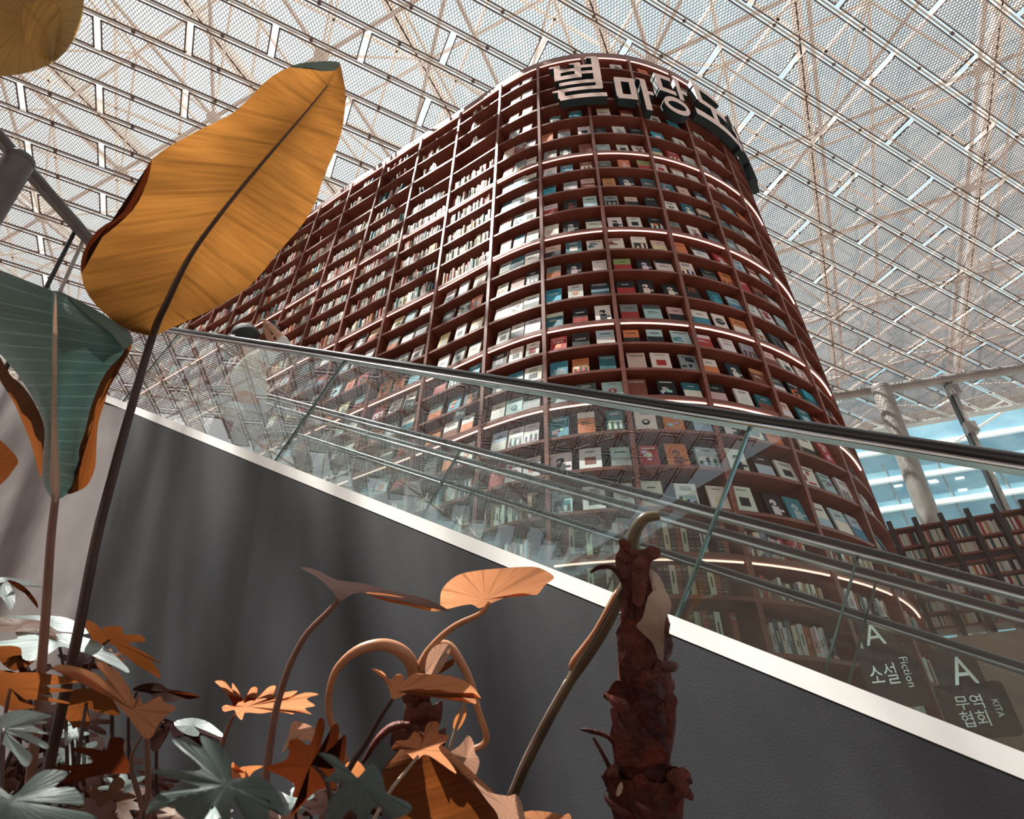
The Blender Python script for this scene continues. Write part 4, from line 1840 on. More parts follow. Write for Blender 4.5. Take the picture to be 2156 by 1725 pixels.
star('folded_back_half', lb, (62, 880), [(-5, 745), (22, 790), (50, 815), (78, 858), (94, 905), (90, 960), (86, 1005), (64, 930), (30, 850), (-5, 790)], 1.05, ML_RUST, rings=4)
star('midrib', lb, (114, 830), [(117, 612), (121, 700), (120, 860), (124, 960), (127, 1020), (120, 1056), (112, 1054), (105, 1010), (108, 940), (109, 800), (111, 700)], .975, ML_PALE, rings=3, ripple=0, sm=2)
stem('stem', p, [(118, 1040, .98, 7), (112, 1090, .98, 7.5), (106, 1150, .98, 8), (98, 1270, .98, 8.5), (88, 1400, .98, 9), (76, 1530, .98, 9.5), (64, 1650, .98, 10), (56, 1760, .98, 10)], M_STEMB)

# ---- olive leaf at the top left corner
p = plant('bird_of_paradise_plant', (-420, 1500, .85), 'olive-brown broad leaf hanging in from the top left corner')
blade('leaf_blade', p, [(-330, -160), (-240, -120), (-150, -85), (-60, -45), (30, 0), (90, 60), (110, 128)],
      [(-330, -165), (-240, -300), (-120, -340), (20, -320), (130, -240), (180, -60), (112, 129)],
      [(-330, -155), (-270, 60), (-190, 150), (-80, 172), (0, 161), (60, 152), (108, 130)], [.85, .83, .82, .81, .80, .79, .79], (.06, .05), ML_OLIVE, nv=7)
star('leaf_margin', p, (60, 40), [(178, -20), (177, 0), (171, 45), (155, 85), (125, 122), (85, 145), (40, 157), (0, 161), (-40, 165), (-60, 60), (-20, -60), (80, -100), (160, -80)], .80, ML_OLIVE, rings=5, tilt=(.05, .1))
stem('stem', p, [(-330, -160, .85, 8), (-400, 100, .86, 10), (-430, 700, .86, 12), (-430, 1300, .85, 14)], M_STEMD)

p = plant('bird_of_paradise_plant', (-90, 1500, .8), 'orange leaf tip poking in at the left edge beside the teal leaf')
star('leaf_blade', p, (-20, 975), [(-80, 900), (-20, 915), (10, 935), (38, 968), (28, 990), (8, 1015), (-30, 1040), (-80, 1050)], .8, ML_RUST, tilt=(.2, .1))
stem('stem', p, [(-60, 975, .8, 5), (-100, 1200, .8, 7), (-110, 1500, .8, 9)], M_STEMB)

# ---- low cut-leaf plants
A_ = dict(scale=2.722, org=(0, 1200))
B_ = dict(scale=3.0625, org=(0, 1450))
C_ = dict(scale=2.722, org=(300, 1400))
D_ = dict(scale=2.722, org=(600, 1380))
E_ = dict(scale=2.974, org=(700, 1145))


def fill(parent, specs):
    rr = random.Random(3)
    for (x, y, r, d, mat, rot) in specs:
        out = []
        n = 7
        for k in range(n * 4):
            a = rot + 2 * PI * k / (n * 4)
            rad = r * (1.0 if k % 4 == 0 else (.78 if k % 4 in (1, 3) else .42)) * rr.uniform(.85, 1.15)
            out.append((x + rad * math.cos(a), y + rad * .55 * math.sin(a)))
        star('leaf', parent, (x, y), out, d, mat, tilt=(rr.uniform(-.5, .5), rr.uniform(-1.4, -.5)), droop=.03, sm=2)
        stem('petiole', parent, [(x, y + 3, d + .005, 3), (x + 5, y + 60, d + .01, 3.5), (x + 6, y + 170, d + .01, 4)], M_STEMD)


p = plant('cutleaf_plant', (150, 1640, 1.15), 'low plant of jade and rust cut leaves behind the two tall stems')
star('leaf', p, (300, 300), [(20, 265), (240, 262), (380, 275), (470, 320), (530, 350), (480, 370), (400, 358), (330, 350), (250, 300), (120, 285)], 1.25, ML_JADE, tilt=(0, -1.5), droop=.03, **A_)
star('leaf', p, (120, 320), [(-60, 285), (0, 270), (100, 280), (240, 295), (300, 340), (330, 400), (280, 380), (200, 350), (80, 355), (-60, 350)], 1.2, ML_RUST, tilt=(0, -1.2), **A_)
star('leaf', p, (330, 400), [(-20, 412), (100, 395), (90, 355), (220, 365), (300, 370), (390, 365), (520, 398), (600, 440), (730, 560), (726, 590), (620, 530), (500, 480), (440, 465), (350, 440), (300, 470), (200, 520), (130, 510), (120, 450), (60, 435), (-20, 436)], 1.17, ML_JADE, tilt=(.1, -1.4), droop=.03, **A_)
star('leaf', p, (630, 400), [(480, 315), (510, 290), (560, 320), (595, 360), (590, 330), (695, 325), (705, 365), (745, 372), (805, 375), (832, 412), (735, 420), (840, 480), (945, 552), (860, 510), (905, 570), (920, 625), (860, 590), (790, 550), (700, 480), (640, 425), (600, 430), (560, 425), (530, 420), (520, 380)], 1.2, ML_RUST, tilt=(.2, .6), droop=.02, **A_)
star('leaf', p, (100, 470), [(0, 440), (60, 430), (130, 450), (200, 500), (180, 540), (90, 580), (40, 560), (0, 520)], 1.22, ML_RUST, tilt=(.2, .6), **A_)
stem('petiole', p, [(231, 1347, 1.2, 2.5), (200, 1380, 1.2, 3), (170, 1480, 1.18, 3.5), (160, 1700, 1.15, 4)], M_STEMD)
stem('petiole', p, [(122, 1347, 1.17, 2.5), (135, 1420, 1.17, 3), (140, 1560, 1.16, 3.5), (145, 1720, 1.15, 4)], M_STEMD)
fill(p, [(170, 1400, 60, 1.24, ML_DARK, .2), (60, 1430, 70, 1.22, ML_DARK, .9), (230, 1385, 36, 1.22, ML_AMB, 1.2), (40, 1368, 46, 1.24, ML_DARK, .4)])

p = plant('cutleaf_plant', (20, 1700, 1.0), 'long-fingered rust leaf reaching right from the left edge, mid height')
star('leaf', p, (60, 680), [(-90, 600), (0, 575), (60, 590), (230, 590), (460, 635), (470, 645), (230, 665), (410, 688), (412, 696), (230, 715), (380, 755), (382, 768), (200, 745), (110, 750), (190, 780), (195, 792), (140, 800), (60, 808), (0, 775), (-90, 760)], .92, ML_RUST, tilt=(-.1, .5), **A_)
star('leaf', p, (500, 760), [(390, 700), (480, 680), (560, 690), (640, 740), (685, 835), (560, 815), (500, 800), (515, 870), (490, 905), (430, 900), (370, 840), (360, 740)], 1.12, ML_RUST, tilt=(.2, .4), **A_)
stem('petiole', p, [(22, 1450, .92, 3), (10, 1520, .93, 4), (0, 1720, .95, 5)], M_STEMB)
stem('petiole', p, [(182, 1480, 1.12, 3), (170, 1560, 1.1, 4), (150, 1740, 1.08, 5)], M_STEMD)

p = plant('cutleaf_plant', (310, 1740, .8), 'blurred bright apricot leaf held upright on two thin stems')
star('leaf', p, (760, 800), [(820, 960), (740, 850), (640, 740), (540, 640), (440, 590), (310, 575), (330, 545), (430, 555), (540, 590), (620, 640), (560, 560), (555, 530), (600, 535), (680, 590), (740, 680), (790, 770), (800, 700), (820, 770), (915, 725), (940, 760), (1010, 790), (950, 840), (900, 900), (870, 960)], .66, ML_CRIM, tilt=(-.15, -.2), **A_)
stem('petiole', p, [(308, 1545, .66, 5), (311, 1600, .67, 5.5), (312, 1680, .68, 6), (312, 1760, .7, 6)], M_STEMB)
stem('petiole', p, [(300, 1548, .66, 3), (278, 1590, .67, 3.5), (280, 1640, .68, 4), (300, 1700, .7, 4)], M_STEMB)

p = plant('cutleaf_plant', (350, 1740, 1.2), 'crumpled dry brown leaves drooping before the charcoal wall, left of centre')
star('leaf', p, (950, 700), [(760, 690), (820, 655), (910, 650), (960, 680), (1060, 700), (1140, 722), (1140, 732), (1050, 750), (960, 760), (880, 750), (860, 710)], 1.2, ML_DARK, tilt=(0, -1), ripple=.012, **A_)
star('leaf', p, (180, 340), [(40, 400), (60, 350), (130, 310), (180, 325), (280, 305), (380, 330), (470, 410), (480, 445), (400, 420), (360, 475), (300, 440), (250, 410), (180, 420), (150, 360), (100, 480), (50, 490)], 1.15, ML_DARK, tilt=(0, -.8), ripple=.01, **C_)
star('leaf', p, (290, 350), [(180, 330), (280, 305), (380, 330), (470, 410), (400, 400), (330, 350), (320, 410), (230, 390)], 1.135, ML_JADE, tilt=(0, -.8), ripple=.006, **C_)
stem('petiole', p, [(345, 1520, 1.15, 2.5), (330, 1560, 1.15, 3), (330, 1720, 1.18, 3.5)], M_STEMD)
stem('petiole', p, [(290, 1455, 1.2, 2.5), (270, 1520, 1.2, 3), (280, 1720, 1.2, 4)], M_STEMD)

p = plant('cutleaf_plant', (440, 1720, 1.1), 'apricot leaf with dark upper fingers on a short slanting stalk, centre left')
lb = star('leaf', p, (600, 240), [(415, 95), (470, 95), (510, 140), (515, 105), (550, 150), (580, 210), (620, 135), (660, 135), (650, 200), (720, 130), (765, 125), (740, 200), (790, 165), (890, 150), (830, 200), (930, 160), (1010, 170), (940, 195), (990, 235), (930, 250), (970, 285), (880, 265), (860, 285), (780, 265), (680, 280), (590, 275), (570, 318), (540, 290), (525, 260), (470, 270), (455, 245), (480, 230), (525, 240), (500, 190), (450, 130)], 1.1, ML_CRIM, tilt=(-.1, .5), **C_)
star('painted_shade_lobes', lb, (530, 170), [(415, 92), (470, 92), (512, 138), (515, 103), (552, 148), (575, 205), (550, 215), (525, 240), (498, 188), (450, 130)], 1.092, ML_DARK, ripple=0, **C_)  # dark sheets over the leaf paint the shade on its upper lobes
star('painted_shade_lobes', lb, (625, 175), [(580, 214), (618, 133), (662, 133), (648, 200), (620, 205)], 1.09, ML_DARK, ripple=0, **C_)
star('painted_shade_lobes', lb, (715, 155), [(655, 195), (718, 128), (768, 122), (745, 185), (700, 180)], 1.09, ML_DARK, ripple=0, **C_)
stem('petiole', p, [(494, 1505, 1.1, 4), (480, 1532, 1.1, 4.5), (468, 1568, 1.1, 5), (440, 1640, 1.1, 5), (425, 1740, 1.1, 5)], M_STEMB)

p = plant('cutleaf_plant', (555, 1740, 1.0), 'dark ragged leaf seen edge-on atop a long curving brown stalk')
star('leaf', p, (725, 1240), [(632, 1195), (660, 1198), (690, 1213), (712, 1222), (735, 1225), (760, 1228), (800, 1238), (850, 1250), (900, 1262), (950, 1288), (918, 1283), (870, 1270), (820, 1262), (780, 1250), (745, 1250), (725, 1262), (714, 1266), (702, 1248), (680, 1225), (655, 1208)], 1.0, ML_DARK, tilt=(.4, -3.5), rings=5, sm=2)
star('leaf_edge', p, (850, 1262), [(770, 1248), (820, 1252), (880, 1266), (930, 1283), (905, 1287), (860, 1276), (810, 1266)], .985, ML_AMB, ripple=.002)
stem('petiole', p, [(714, 1262, 1.0, 5), (690, 1290, 1.0, 6), (650, 1330, 1.0, 6), (620, 1380, 1.0, 6.5), (600, 1430, 1.0, 7), (580, 1500, 1.0, 7.5), (570, 1560, 1.0, 8), (560, 1640, 1.0, 8.5), (555, 1740, 1.0, 9)], M_STEMB)

p = plant('cutleaf_plant', (720, 1720, .95), 'arching orange leaf above the curled trunk, on a dark oblique stalk')
star('leaf', p, (640, 210), [(490, 75), (560, 95), (600, 140), (640, 110), (680, 115), (690, 145), (740, 105), (830, 110), (950, 120), (1060, 165), (1125, 250), (1080, 215), (1095, 280), (1000, 235), (880, 195), (830, 205), (780, 190), (740, 200), (620, 255), (600, 200), (560, 130)], .93, ML_CRIM, tilt=(-.2, .7), **D_)
stem('petiole', p, [(826, 1474, .93, 4), (800, 1512, .93, 5), (770, 1565, .93, 6), (735, 1620, .93, 6.5), (700, 1700, .93, 7)], M_STEMD)
star('leaf', p, (770, 540), [(610, 540), (640, 490), (700, 485), (745, 435), (790, 490), (810, 400), (850, 378), (885, 390), (880, 450), (935, 455), (930, 490), (880, 530), (950, 620), (980, 680), (870, 600), (800, 570), (770, 590), (740, 600), (700, 560), (650, 520)], .90, ML_CRIM, tilt=(-.1, .3), **D_)
stem('petiole', p, [(881, 1592, .895, 3), (850, 1630, .89, 3.5), (820, 1668, .88, 4), (780, 1740, .87, 4.5)], M_SHEATH)

p = plant('cutleaf_plant', (680, 1740, .8), 'dark rust cut leaf with upright fingers, bottom centre')
star('leaf', p, (960, 580), [(715, 580), (830, 540), (840, 440), (890, 425), (960, 460), (1000, 330), (1030, 305), (1045, 360), (1010, 520), (1045, 500), (1090, 350), (1125, 350), (1120, 430), (1070, 590), (1120, 560), (1150, 410), (1170, 430), (1150, 560), (1090, 650), (1110, 710), (1000, 720), (850, 880), (860, 850), (940, 760), (860, 760), (870, 690), (800, 640), (710, 600)], .78, ML_DARK, tilt=(-.1, .2), **C_)
star('leaf', p, (900, 400), [(800, 500), (830, 420), (860, 330), (910, 330), (990, 370), (980, 440), (900, 430), (850, 470)], 1.05, ML_PALE, ripple=.012, **C_)
star('leaf', p, (590, 620), [(520, 660), (510, 570), (525, 565), (530, 620), (570, 585), (690, 580), (640, 610), (600, 650)], 1.0, ML_AMB, **C_)
star('leaf', p, (380, 690), [(340, 640), (400, 600), (450, 640), (470, 700), (430, 760), (380, 740)], .95, ML_AMB, **D_)
stem('petiole', p, [(660, 1610, .78, 4), (690, 1650, .78, 5), (700, 1740, .78, 6)], M_STEMD)
fill(p, [(620, 1690, 60, .95, ML_JADE, .3), (690, 1700, 70, .92, ML_DARK, .8), (560, 1705, 50, .98, ML_PALE, 0), (450, 1715, 46, .9, ML_JADE, .5), (650, 1660, 40, 1.0, ML_PALE, 1.0)])

p = plant('cutleaf_plant', (470, 1740, .55), 'large blurred grey-green cut leaf spread in the bottom foreground')
star('leaf', p, (480, 690), [(20, 860), (40, 790), (100, 740), (170, 780), (220, 740), (330, 700), (60, 620), (100, 600), (250, 610), (340, 590), (180, 450), (200, 430), (340, 480), (330, 410), (380, 420), (480, 490), (510, 560), (510, 650), (660, 640), (750, 700), (810, 800), (800, 870), (730, 780), (720, 930), (620, 940), (560, 780), (520, 760), (480, 920), (400, 800), (330, 920), (210, 860), (150, 790), (60, 810)], .5, ML_DEEP, tilt=(.05, -.25), droop=.02, **C_)
stem('petiole', p, [(476, 1655, .505, 5), (480, 1700, .51, 6), (480, 1800, .52, 6)], M_STEMB)

p = plant('cutleaf_plant', (740, 1740, .62), 'grey-green dark leaf in the bottom foreground before the big brown leaf')
star('leaf', p, (440, 730), [(190, 560), (290, 580), (380, 680), (420, 700), (500, 620), (560, 700), (590, 800), (700, 840), (725, 890), (620, 939), (520, 860), (450, 980), (380, 880), (300, 980), (220, 980), (260, 820), (330, 740), (220, 720), (290, 660), (230, 600)], .62, ML_DEEP, tilt=(0, -.3), droop=.02, **D_)
stem('petiole', p, [(762, 1648, .625, 4), (750, 1700, .63, 5), (745, 1800, .64, 5)], M_STEMD)

p = plant('cutleaf_plant', (10, 1740, .6), 'pale jade finger leaf and broad grey-green leaf in the bottom left corner')
star('leaf', p, (20, 260), [(-60, 200), (0, 180), (60, 150), (180, 140), (340, 180), (230, 200), (320, 220), (200, 230), (320, 300), (130, 255), (300, 350), (290, 390), (120, 310), (50, 300), (200, 420), (190, 490), (150, 500), (90, 420), (0, 350), (-60, 330)], .62, ML_JADE, tilt=(0, -.3), **B_)
star('leaf', p, (80, 720), [(-80, 650), (0, 640), (90, 690), (200, 580), (300, 525), (440, 545), (350, 640), (480, 640), (540, 750), (380, 740), (300, 740), (400, 790), (560, 800), (620, 880), (300, 980), (0, 980), (-80, 900)], .52, ML_DEEP, tilt=(0, -.3), droop=.02, **B_)
stem('petiole', p, [(8, 1535, .62, 4), (0, 1620, .6, 5), (-10, 1760, .58, 6)], M_STEMD)
stem('petiole', p, [(26, 1685, .525, 4), (20, 1740, .53, 5), (15, 1800, .54, 6)], M_STEMD)

p = plant('cutleaf_plant', (290, 1740, .8), 'dark maroon three-lobed leaf low at the left, below the apricot leaf')
star('leaf', p, (760, 480), [(460, 400), (500, 380), (590, 385), (690, 400), (710, 320), (800, 325), (795, 400), (850, 540), (700, 550), (560, 580), (460, 620), (340, 570), (500, 540), (290, 520), (380, 500), (590, 480), (560, 430)], .74, ML_DARK, tilt=(0, .3), **B_)
stem('petiole', p, [(276, 1622, .74, 4), (288, 1660, .75, 5), (305, 1720, .76, 6)], M_STEMD)
fill(p, [(100, 1660, 80, 1.15, ML_DARK, .1), (190, 1650, 80, 1.1, ML_DARK, .6), (240, 1690, 90, 1.0, ML_RUST, .3), (160, 1590, 70, 1.2, ML_DEEP, 0), (60, 1610, 70, 1.2, ML_DARK, .5), (150, 1545, 45, 1.15, ML_JADE, .9),
         (260, 1655, 55, 1.1, ML_JADE, .2), (330, 1700, 60, 1.0, ML_DARK, .7), (40, 1540, 60, 1.2, ML_DARK, 1.0), (200, 1720, 80, .95, ML_DARK, 0), (375, 1715, 50, .95, ML_PALE, .2), (30, 1640, 95, 1.28, ML_DARK, .2), (120, 1560, 90, 1.3, ML_DARK, .7), (210, 1600, 95, 1.28, ML_DARK, .1), (290, 1670, 80, 1.25, ML_DARK, .5), (90, 1500, 80, 1.3, ML_DARK, .35), (380, 1700, 60, 1.2, ML_DARK, .9), (330, 1640, 50, 1.26, ML_DARK, .2), (180, 1520, 60, 1.3, ML_DARK, .0), (600, 1720, 80, 1.15, ML_DARK, .4), (680, 1660, 60, 1.2, ML_DARK, .1), (760, 1700, 60, 1.15, ML_DARK, .6)])

p = plant('cutleaf_plant', (-60, 1700, 1.1), 'drooping jade leaflets at the left edge above the foliage')
star('leaf', p, (20, 80), [(-60, 60), (0, 45), (60, 45), (160, 65), (250, 100), (180, 95), (80, 68), (60, 90), (90, 160), (60, 235), (30, 190), (0, 150), (-60, 130)], 1.1, ML_JADE, tilt=(0, -1), **A_)
star('leaf', p, (110, 95), [(40, 62), (90, 68), (150, 105), (210, 180), (215, 222), (170, 155), (100, 110)], 1.09, ML_DARK, ripple=.002, **A_)
stem('petiole', p, [(5, 1228, 1.1, 2.5), (-40, 1300, 1.1, 3), (-60, 1700, 1.1, 5)], M_STEMD)

# ---- big brown heart leaf at the bottom
p = plant('elephant_ear_plant', (940, 1800, 1.0), 'big veined brown leaf with a pale folded edge at bottom centre')
blade('leaf_blade', p, [(882, 1540), (930, 1590), (985, 1645), (1040, 1700), (1090, 1760), (1130, 1820)],
      [(860, 1560), (806, 1620), (812, 1690), (850, 1760), (920, 1830), (1080, 1850)],
      [(900, 1545), (950, 1585), (1010, 1640), (1060, 1690), (1110, 1750), (1140, 1810)], [.98, .96, .95, .94, .93, .93], (.05, .03), ML_RUST, nv=8)
star('folded_edge', p, (1100, 1660), [(880, 1480), (935, 1520), (990, 1560), (1100, 1580), (1150, 1570), (1188, 1640), (1205, 1790), (1070, 1790), (1030, 1690), (960, 1600)], .92, ML_PALE, **E_)
star('folded_edge', p, (1340, 1750), [(1200, 1800), (1200, 1682), (1350, 1680), (1440, 1700), (1480, 1690), (1495, 1720), (1480, 1800)], .95, ML_CRIM, **E_)
stem('petiole', p, [(1130, 1800, .94, 8), (1120, 1900, .95, 9)], M_STEMB)

# ---- curled philodendron in the middle
p = plant('philodendron', (880, 1760, 1.18), 'stubby dark trunk with looping tan stalks and one glowing apricot leaf')
trk = stem('trunk', p, [(878, 1405, 1.18, 12), (882, 1440, 1.18, 20), (880, 1480, 1.18, 27), (884, 1515, 1.18, 32), (880, 1560, 1.18, 38), (880, 1700, 1.18, 42)], M_BARK, n=14)
stem('stalk', p, [(872, 1425, 1.16, 13), (862, 1390, 1.15, 14), (835, 1366, 1.14, 14), (798, 1358, 1.13, 13), (750, 1372, 1.12, 11), (708, 1412, 1.12, 8), (692, 1470, 1.12, 7), (697, 1520, 1.12, 7), (716, 1568, 1.12, 8), (728, 1610, 1.12, 8)], M_PETI, soil=False)
stem('stalk', p, [(885, 1412, 1.16, 9), (898, 1380, 1.16, 10), (920, 1360, 1.16, 10), (946, 1362, 1.16, 10), (972, 1398, 1.15, 9), (992, 1440, 1.15, 8), (1008, 1500, 1.14, 7), (1024, 1548, 1.14, 7), (1018, 1568, 1.14, 7), (995, 1578, 1.14, 6)], M_PETI, soil=False)
stem('stalk', p, [(1030, 1270, 1.12, 4), (1012, 1292, 1.13, 5.5), (962, 1316, 1.14, 6.5), (925, 1345, 1.15, 7), (896, 1380, 1.16, 8), (880, 1412, 1.17, 9)], M_PETI, soil=False)
star('leaf', p, (960, 350), [(675, 370), (690, 280), (780, 200), (900, 170), (1050, 155), (1200, 145), (1290, 150), (1370, 190), (1385, 220), (1330, 260), (1280, 320), (1200, 310), (1130, 320), (1000, 370), (920, 405), (870, 380), (750, 400), (690, 415)], 1.12, ML_CRIM, tilt=(.2, .8), droop=.03, **E_)
star('pale_sheath', p, (650, 720), [(580, 800), (600, 690), (660, 632), (725, 630), (735, 660), (690, 700), (640, 790), (600, 830)], 1.13, ML_PALE, **E_)
star('dry_sheath', p, (680, 760), [(615, 830), (660, 760), (722, 668), (738, 668), (700, 760), (650, 830)], 1.12, ML_PALE, **E_)
star('dry_sheath', p, (700, 775), [(640, 825), (690, 760), (752, 722), (762, 755), (700, 800)], 1.125, ML_RUST, **E_)
star('dry_leaf', p, (1040, 590), [(945, 600), (940, 560), (1000, 520), (1050, 460), (1080, 500), (1090, 560), (1115, 610), (1080, 700), (1000, 650), (950, 620)], 1.1, ML_PALE, ripple=.012, **D_)
star('dry_leaf', p, (1010, 350), [(965, 420), (970, 370), (1010, 305), (1040, 310), (1030, 370), (990, 430)], 1.1, ML_AMB, **D_)
stem('dry_stalk', p, [(981, 1472, 1.1, 5), (968, 1512, 1.1, 3), (958, 1540, 1.1, 3.5), (944, 1590, 1.1, 4)], M_SHEATH, soil=False)
stem('withered_petiole', p, [(860, 1528, 1.14, 12), (828, 1530, 1.13, 14), (796, 1556, 1.12, 12), (765, 1605, 1.12, 7)], M_BARK, soil=False, flat=.6)
for k, (x, y, w_, h_) in enumerate(((878, 1455, 30, 40), (892, 1500, 40, 46), (868, 1548, 44, 50), (905, 1555, 34, 44))):
    star('bark_scale', trk, (x, y), [(x - w_, y + h_ * .6), (x - w_ * .9, y - h_ * .3), (x - w_ * .4, y - h_ * .2), (x, y - h_ * .5), (x + w_ * .5, y - h_ * .3), (x + w_, y - h_ * .5), (x + w_ * .8, y + h_ * .7), (x, y + h_ * .8)], 1.18 - .035, M_BARK2, droop=.03, ripple=.004)

# ---- thick fibrous trunk on the right
p = plant('philodendron', (1358, 1800, 1.1), 'thick red-brown peeling trunk with a cut curved stub at its top')
TD = 1.1
ax_ = [(1340, 1165, TD, 22), (1346, 1210, TD, 32), (1352, 1290, TD, 45), (1350, 1380, TD, 48), (1356, 1460, TD, 54), (1354, 1540, TD, 58), (1352, 1610, TD, 56), (1360, 1650, TD, 66), (1364, 1740, TD, 70)]
trk = stem('trunk', p, ax_, M_BARK, n=20)
stem('cut_stub', p, [(1332, 1165, TD - .03, 16), (1333, 1135, TD - .03, 14), (1343, 1108, TD - .03, 13), (1360, 1090, TD - .03, 12), (1388, 1086, TD - .03, 10)], M_OLIVE, soil=False, n=12)
rr = random.Random(21)
sc_rows = cat(ax_, 6)


def bark_scale(y0, ang, aw, hpx, flare, mat):
    """curved plate wrapped round the trunk; ang 0 faces the camera"""
    rows = []
    na, nh = 12, 7
    for j in range(nh + 1):
        f = j / nh
        y = y0 - hpx * f
        q = min(sc_rows, key=lambda r_: abs(r_[1] - y))
        r = q[3] * q[2] / F_PX
        row = []
        for i in range(na + 1):
            a = ang + aw * (i / na - .5)
            edge = 1 - abs(i / na - .5) * 2
            yy = y + (0 if f < .8 else (rr.uniform(-1, 1) * hpx * .09)) + hpx * f * .35 * (1 - edge)
            c = at_d(q[0], yy, q[2])
            rad = r * (1.03 + .05 * rr.random() * f) + flare * f * f * (1.2 - .6 * edge)
            row.append(c + C_RT * (math.sin(a) * rad) - Vector((0, .95, .1)) * (math.cos(a) * rad))
        rows.append(row)
    m = MB()
    m.grid(rows)
    me = m.mesh('bark_scale', mat, True)
    return link_child('bark_scale', me, trk)


for (y0, ang, aw, hpx, fl) in ((1740, -.4, 2.2, 110, .012), (1745, .9, 1.8, 130, .02), (1660, .2, 2.6, 50, .018), (1625, -.6, 2.0, 130, .008), (1620, .7, 1.9, 150, .008), (1560, -.2, 2.0, 110, .01),
                               (1520, .5, 2.0, 120, .012), (1510, -1.0, 1.4, 70, .02), (1470, 0.1, 2.4, 100, .006), (1440, .8, 1.6, 110, .012), (1400, -.5, 2.0, 110, .006), (1380, .3, 2.0, 90, .008), (1310, -.3, 2.2, 80, .008), (1700, -1.2, 1.2, 90, .02), (1690, 1.2, 1.4, 60, .035)):
    bark_scale(y0, ang, aw, hpx, fl, M_BARK2 if rr.random() < .6 else M_BARK)
F_ = dict(scale=2.882, org=(1180, 1050))
star('ragged_crown', trk, (470, 420), [(335, 350), (360, 300), (350, 255), (400, 250), (430, 300), (500, 310), (545, 285), (570, 290), (605, 310), (600, 360), (560, 370), (540, 430), (530, 560), (480, 640), (500, 700), (440, 760), (400, 720), (410, 600), (400, 500), (340, 420)], TD - .045, M_BARK2, ripple=.008, droop=.02, **F_)
star('dry_strip', trk, (480, 480), [(440, 380), (520, 345), (530, 440), (505, 640), (440, 630), (435, 500)], TD - .06, M_BARK2, ripple=.002, **F_)
star('pale_sheath', p, (590, 690), [(545, 425), (600, 470), (640, 560), (675, 650), (640, 730), (630, 800), (625, 980), (595, 975), (560, 880), (500, 820), (460, 770), (500, 720), (530, 600), (575, 540), (540, 470)], TD - .06, M_SHEATH, ripple=.003, droop=.03, **F_)
stem('dry_spike', p, [(1243, 1206, TD - .04, 4), (1262, 1194, TD - .04, 8), (1290, 1196, TD - .04, 8), (1312, 1222, TD - .04, 9), (1326, 1270, TD - .03, 10), (1330, 1300, TD - .03, 8)], M_BARK, soil=False, flat=.5)
stem('dry_spike', p, [(1223, 1536, TD - .03, 5), (1245, 1540, TD - .03, 9), (1280, 1552, TD - .03, 8), (1300, 1580, TD - .03, 7), (1310, 1610, TD - .03, 6)], M_BARK, soil=False, flat=.5)
stem('dry_spike', p, [(1250, 1555, TD - .04, 3), (1270, 1590, TD - .04, 4), (1290, 1630, TD - .03, 5)], M_BARK, soil=False)
G_ = dict(scale=2.882, org=(1180, 1385))
for pts, c in (([(265, 210), (300, 225), (400, 260), (420, 330), (370, 340), (310, 290)], (350, 280)),
               ([(650, 225), (700, 235), (712, 275), (690, 340), (670, 500), (640, 520)], (680, 320)),
               ([(680, 680), (750, 665), (795, 720), (760, 740), (810, 840), (790, 870), (740, 850), (680, 960), (650, 900), (700, 800), (640, 720)], (715, 780)),
               ([(260, 830), (290, 850), (350, 900), (440, 950), (380, 960), (290, 900)], (330, 900)),
               ([(450, 870), (500, 890), (580, 960), (560, 1000), (480, 930)], (510, 930)),
               ([(610, 25), (660, 20), (712, 32), (705, 80), (660, 90), (615, 80)], (650, 55)),
               ([(280, 690), (330, 640), (350, 700), (330, 760), (285, 740)], (315, 700)),
               ([(300, 320), (330, 308), (350, 350), (400, 345), (460, 335), (470, 400), (560, 480), (640, 560), (640, 640), (360, 660), (330, 480)], (430, 500))):
    star('peeling_flake', trk, c, pts, TD - .068, M_BARK2, ripple=.006, droop=.01, sm=2, **G_)
star('pale_scar', trk, (355, 800), [(340, 840), (345, 790), (370, 755), (380, 790), (365, 830)], TD - .075, M_SHEATH, ripple=0, **G_)

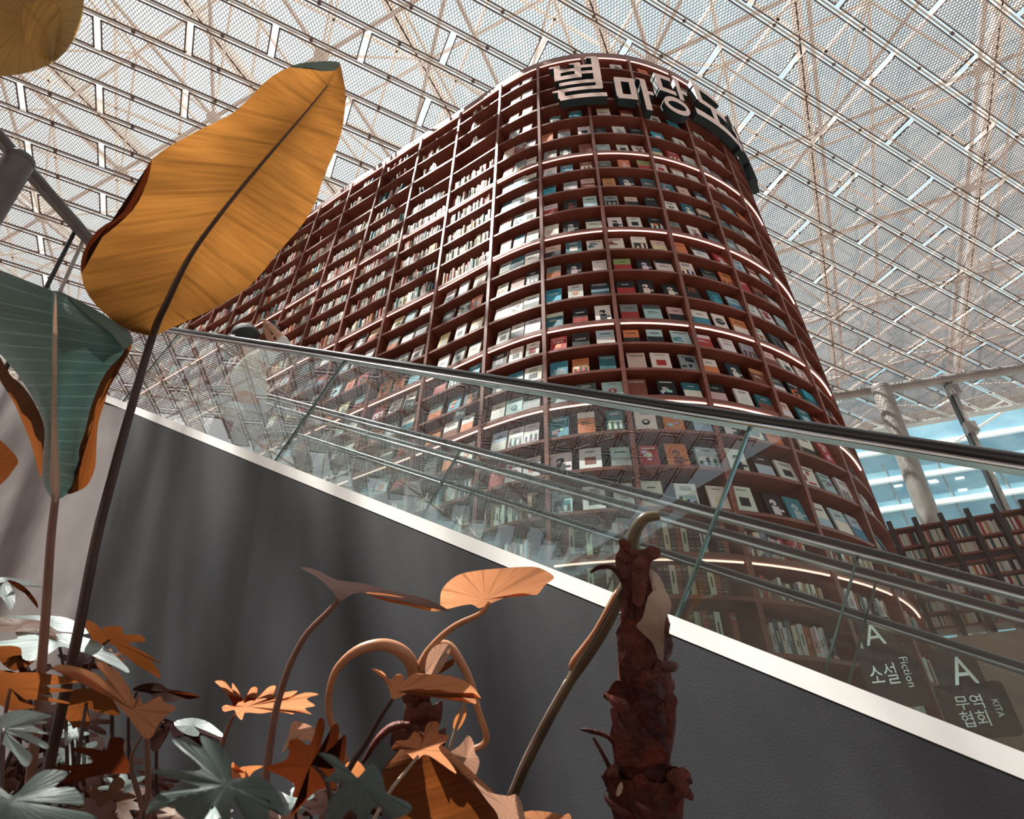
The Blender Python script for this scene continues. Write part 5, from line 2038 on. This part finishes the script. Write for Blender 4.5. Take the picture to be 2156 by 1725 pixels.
p = plant('elephant_ear_plant', (1065, 1790, 1.16), 'long ridged stalk leaning up behind the thick trunk')
stk = stem('stalk', p, [(1330, 1215, 1.2, 13), (1308, 1250, 1.2, 15), (1265, 1330, 1.19, 16), (1225, 1395, 1.18, 14), (1200, 1435, 1.18, 11), (1150, 1525, 1.17, 11), (1108, 1610, 1.16, 11), (1078, 1680, 1.16, 12), (1062, 1740, 1.16, 12)], M_OLIVE)
stem('stalk_ridge', stk, [(1300, 1243, 1.185, 4), (1253, 1328, 1.175, 4.5), (1208, 1392, 1.165, 7), (1203, 1412, 1.165, 3)], M_PETI, soil=False)
stem('stalk_ridge', stk, [(1192, 1432, 1.165, 3), (1142, 1522, 1.155, 3.5), (1100, 1606, 1.145, 4), (1072, 1676, 1.145, 4)], M_SHEATH, soil=False)

# ================================================================== light
sun = bpy.data.lights.new('sun', 'SUN')
sun.energy = SUN_E
sun.angle = math.radians(.6)
sun.color = (1.0, .93, .86)
so_ = bpy.data.objects.new('sun', sun)
COL.objects.link(so_)
phi, el = math.radians(SUN_PHI), math.radians(SUN_EL)
sdir = Vector((-math.sin(phi) * math.cos(el), math.cos(phi) * math.cos(el), math.sin(el)))
so_.rotation_euler = sdir.to_track_quat('Z', 'Y').to_euler()

w = bpy.data.worlds.new('sky')
SC.world = w
w.use_nodes = True
nt = w.node_tree
for n in list(nt.nodes):
    nt.nodes.remove(n)
out = nt.nodes.new('ShaderNodeOutputWorld')
bg = N(nt, 'ShaderNodeBackground', Strength=SKY_S)
tc = N(nt, 'ShaderNodeTexCoord')
dt = N(nt, 'ShaderNodeVectorMath', operation='DOT_PRODUCT')
g = Vector((-.75, .35, .72)).normalized()
dt.inputs[1].default_value = tuple(g)
nt.links.new(tc.outputs['Generated'], dt.inputs[0])
rp = N(nt, 'ShaderNodeValToRGB')
cr = rp.color_ramp
cr.elements[0].position, cr.elements[0].color = 0.0, (.62, .76, .82, 1)
cr.elements[1].position, cr.elements[1].color = 1.0, (1.0, 1.0, 1.0, 1)
e = cr.elements.new(.55)
e.color = (.70, .80, .84, 1)
e = cr.elements.new(.8)
e.color = (.86, .91, .93, 1)
nt.links.new(dt.outputs['Value'], rp.inputs[0])
nt.links.new(rp.outputs[0], bg.inputs[0])
nt.links.new(bg.outputs[0], out.inputs[0])

SC.view_settings.view_transform = 'Standard'
SC.view_settings.look = 'None'
SC.view_settings.gamma = 1
SC.view_settings.exposure = EXPO
SC.view_settings.use_curve_mapping = False
SC.cycles.max_bounces = 8
SC.cycles.diffuse_bounces = 4
SC.cycles.glossy_bounces = 4
SC.cycles.transmission_bounces = 6
SC.cycles.transparent_max_bounces = 40
SC.cycles.sample_clamp_indirect = 6
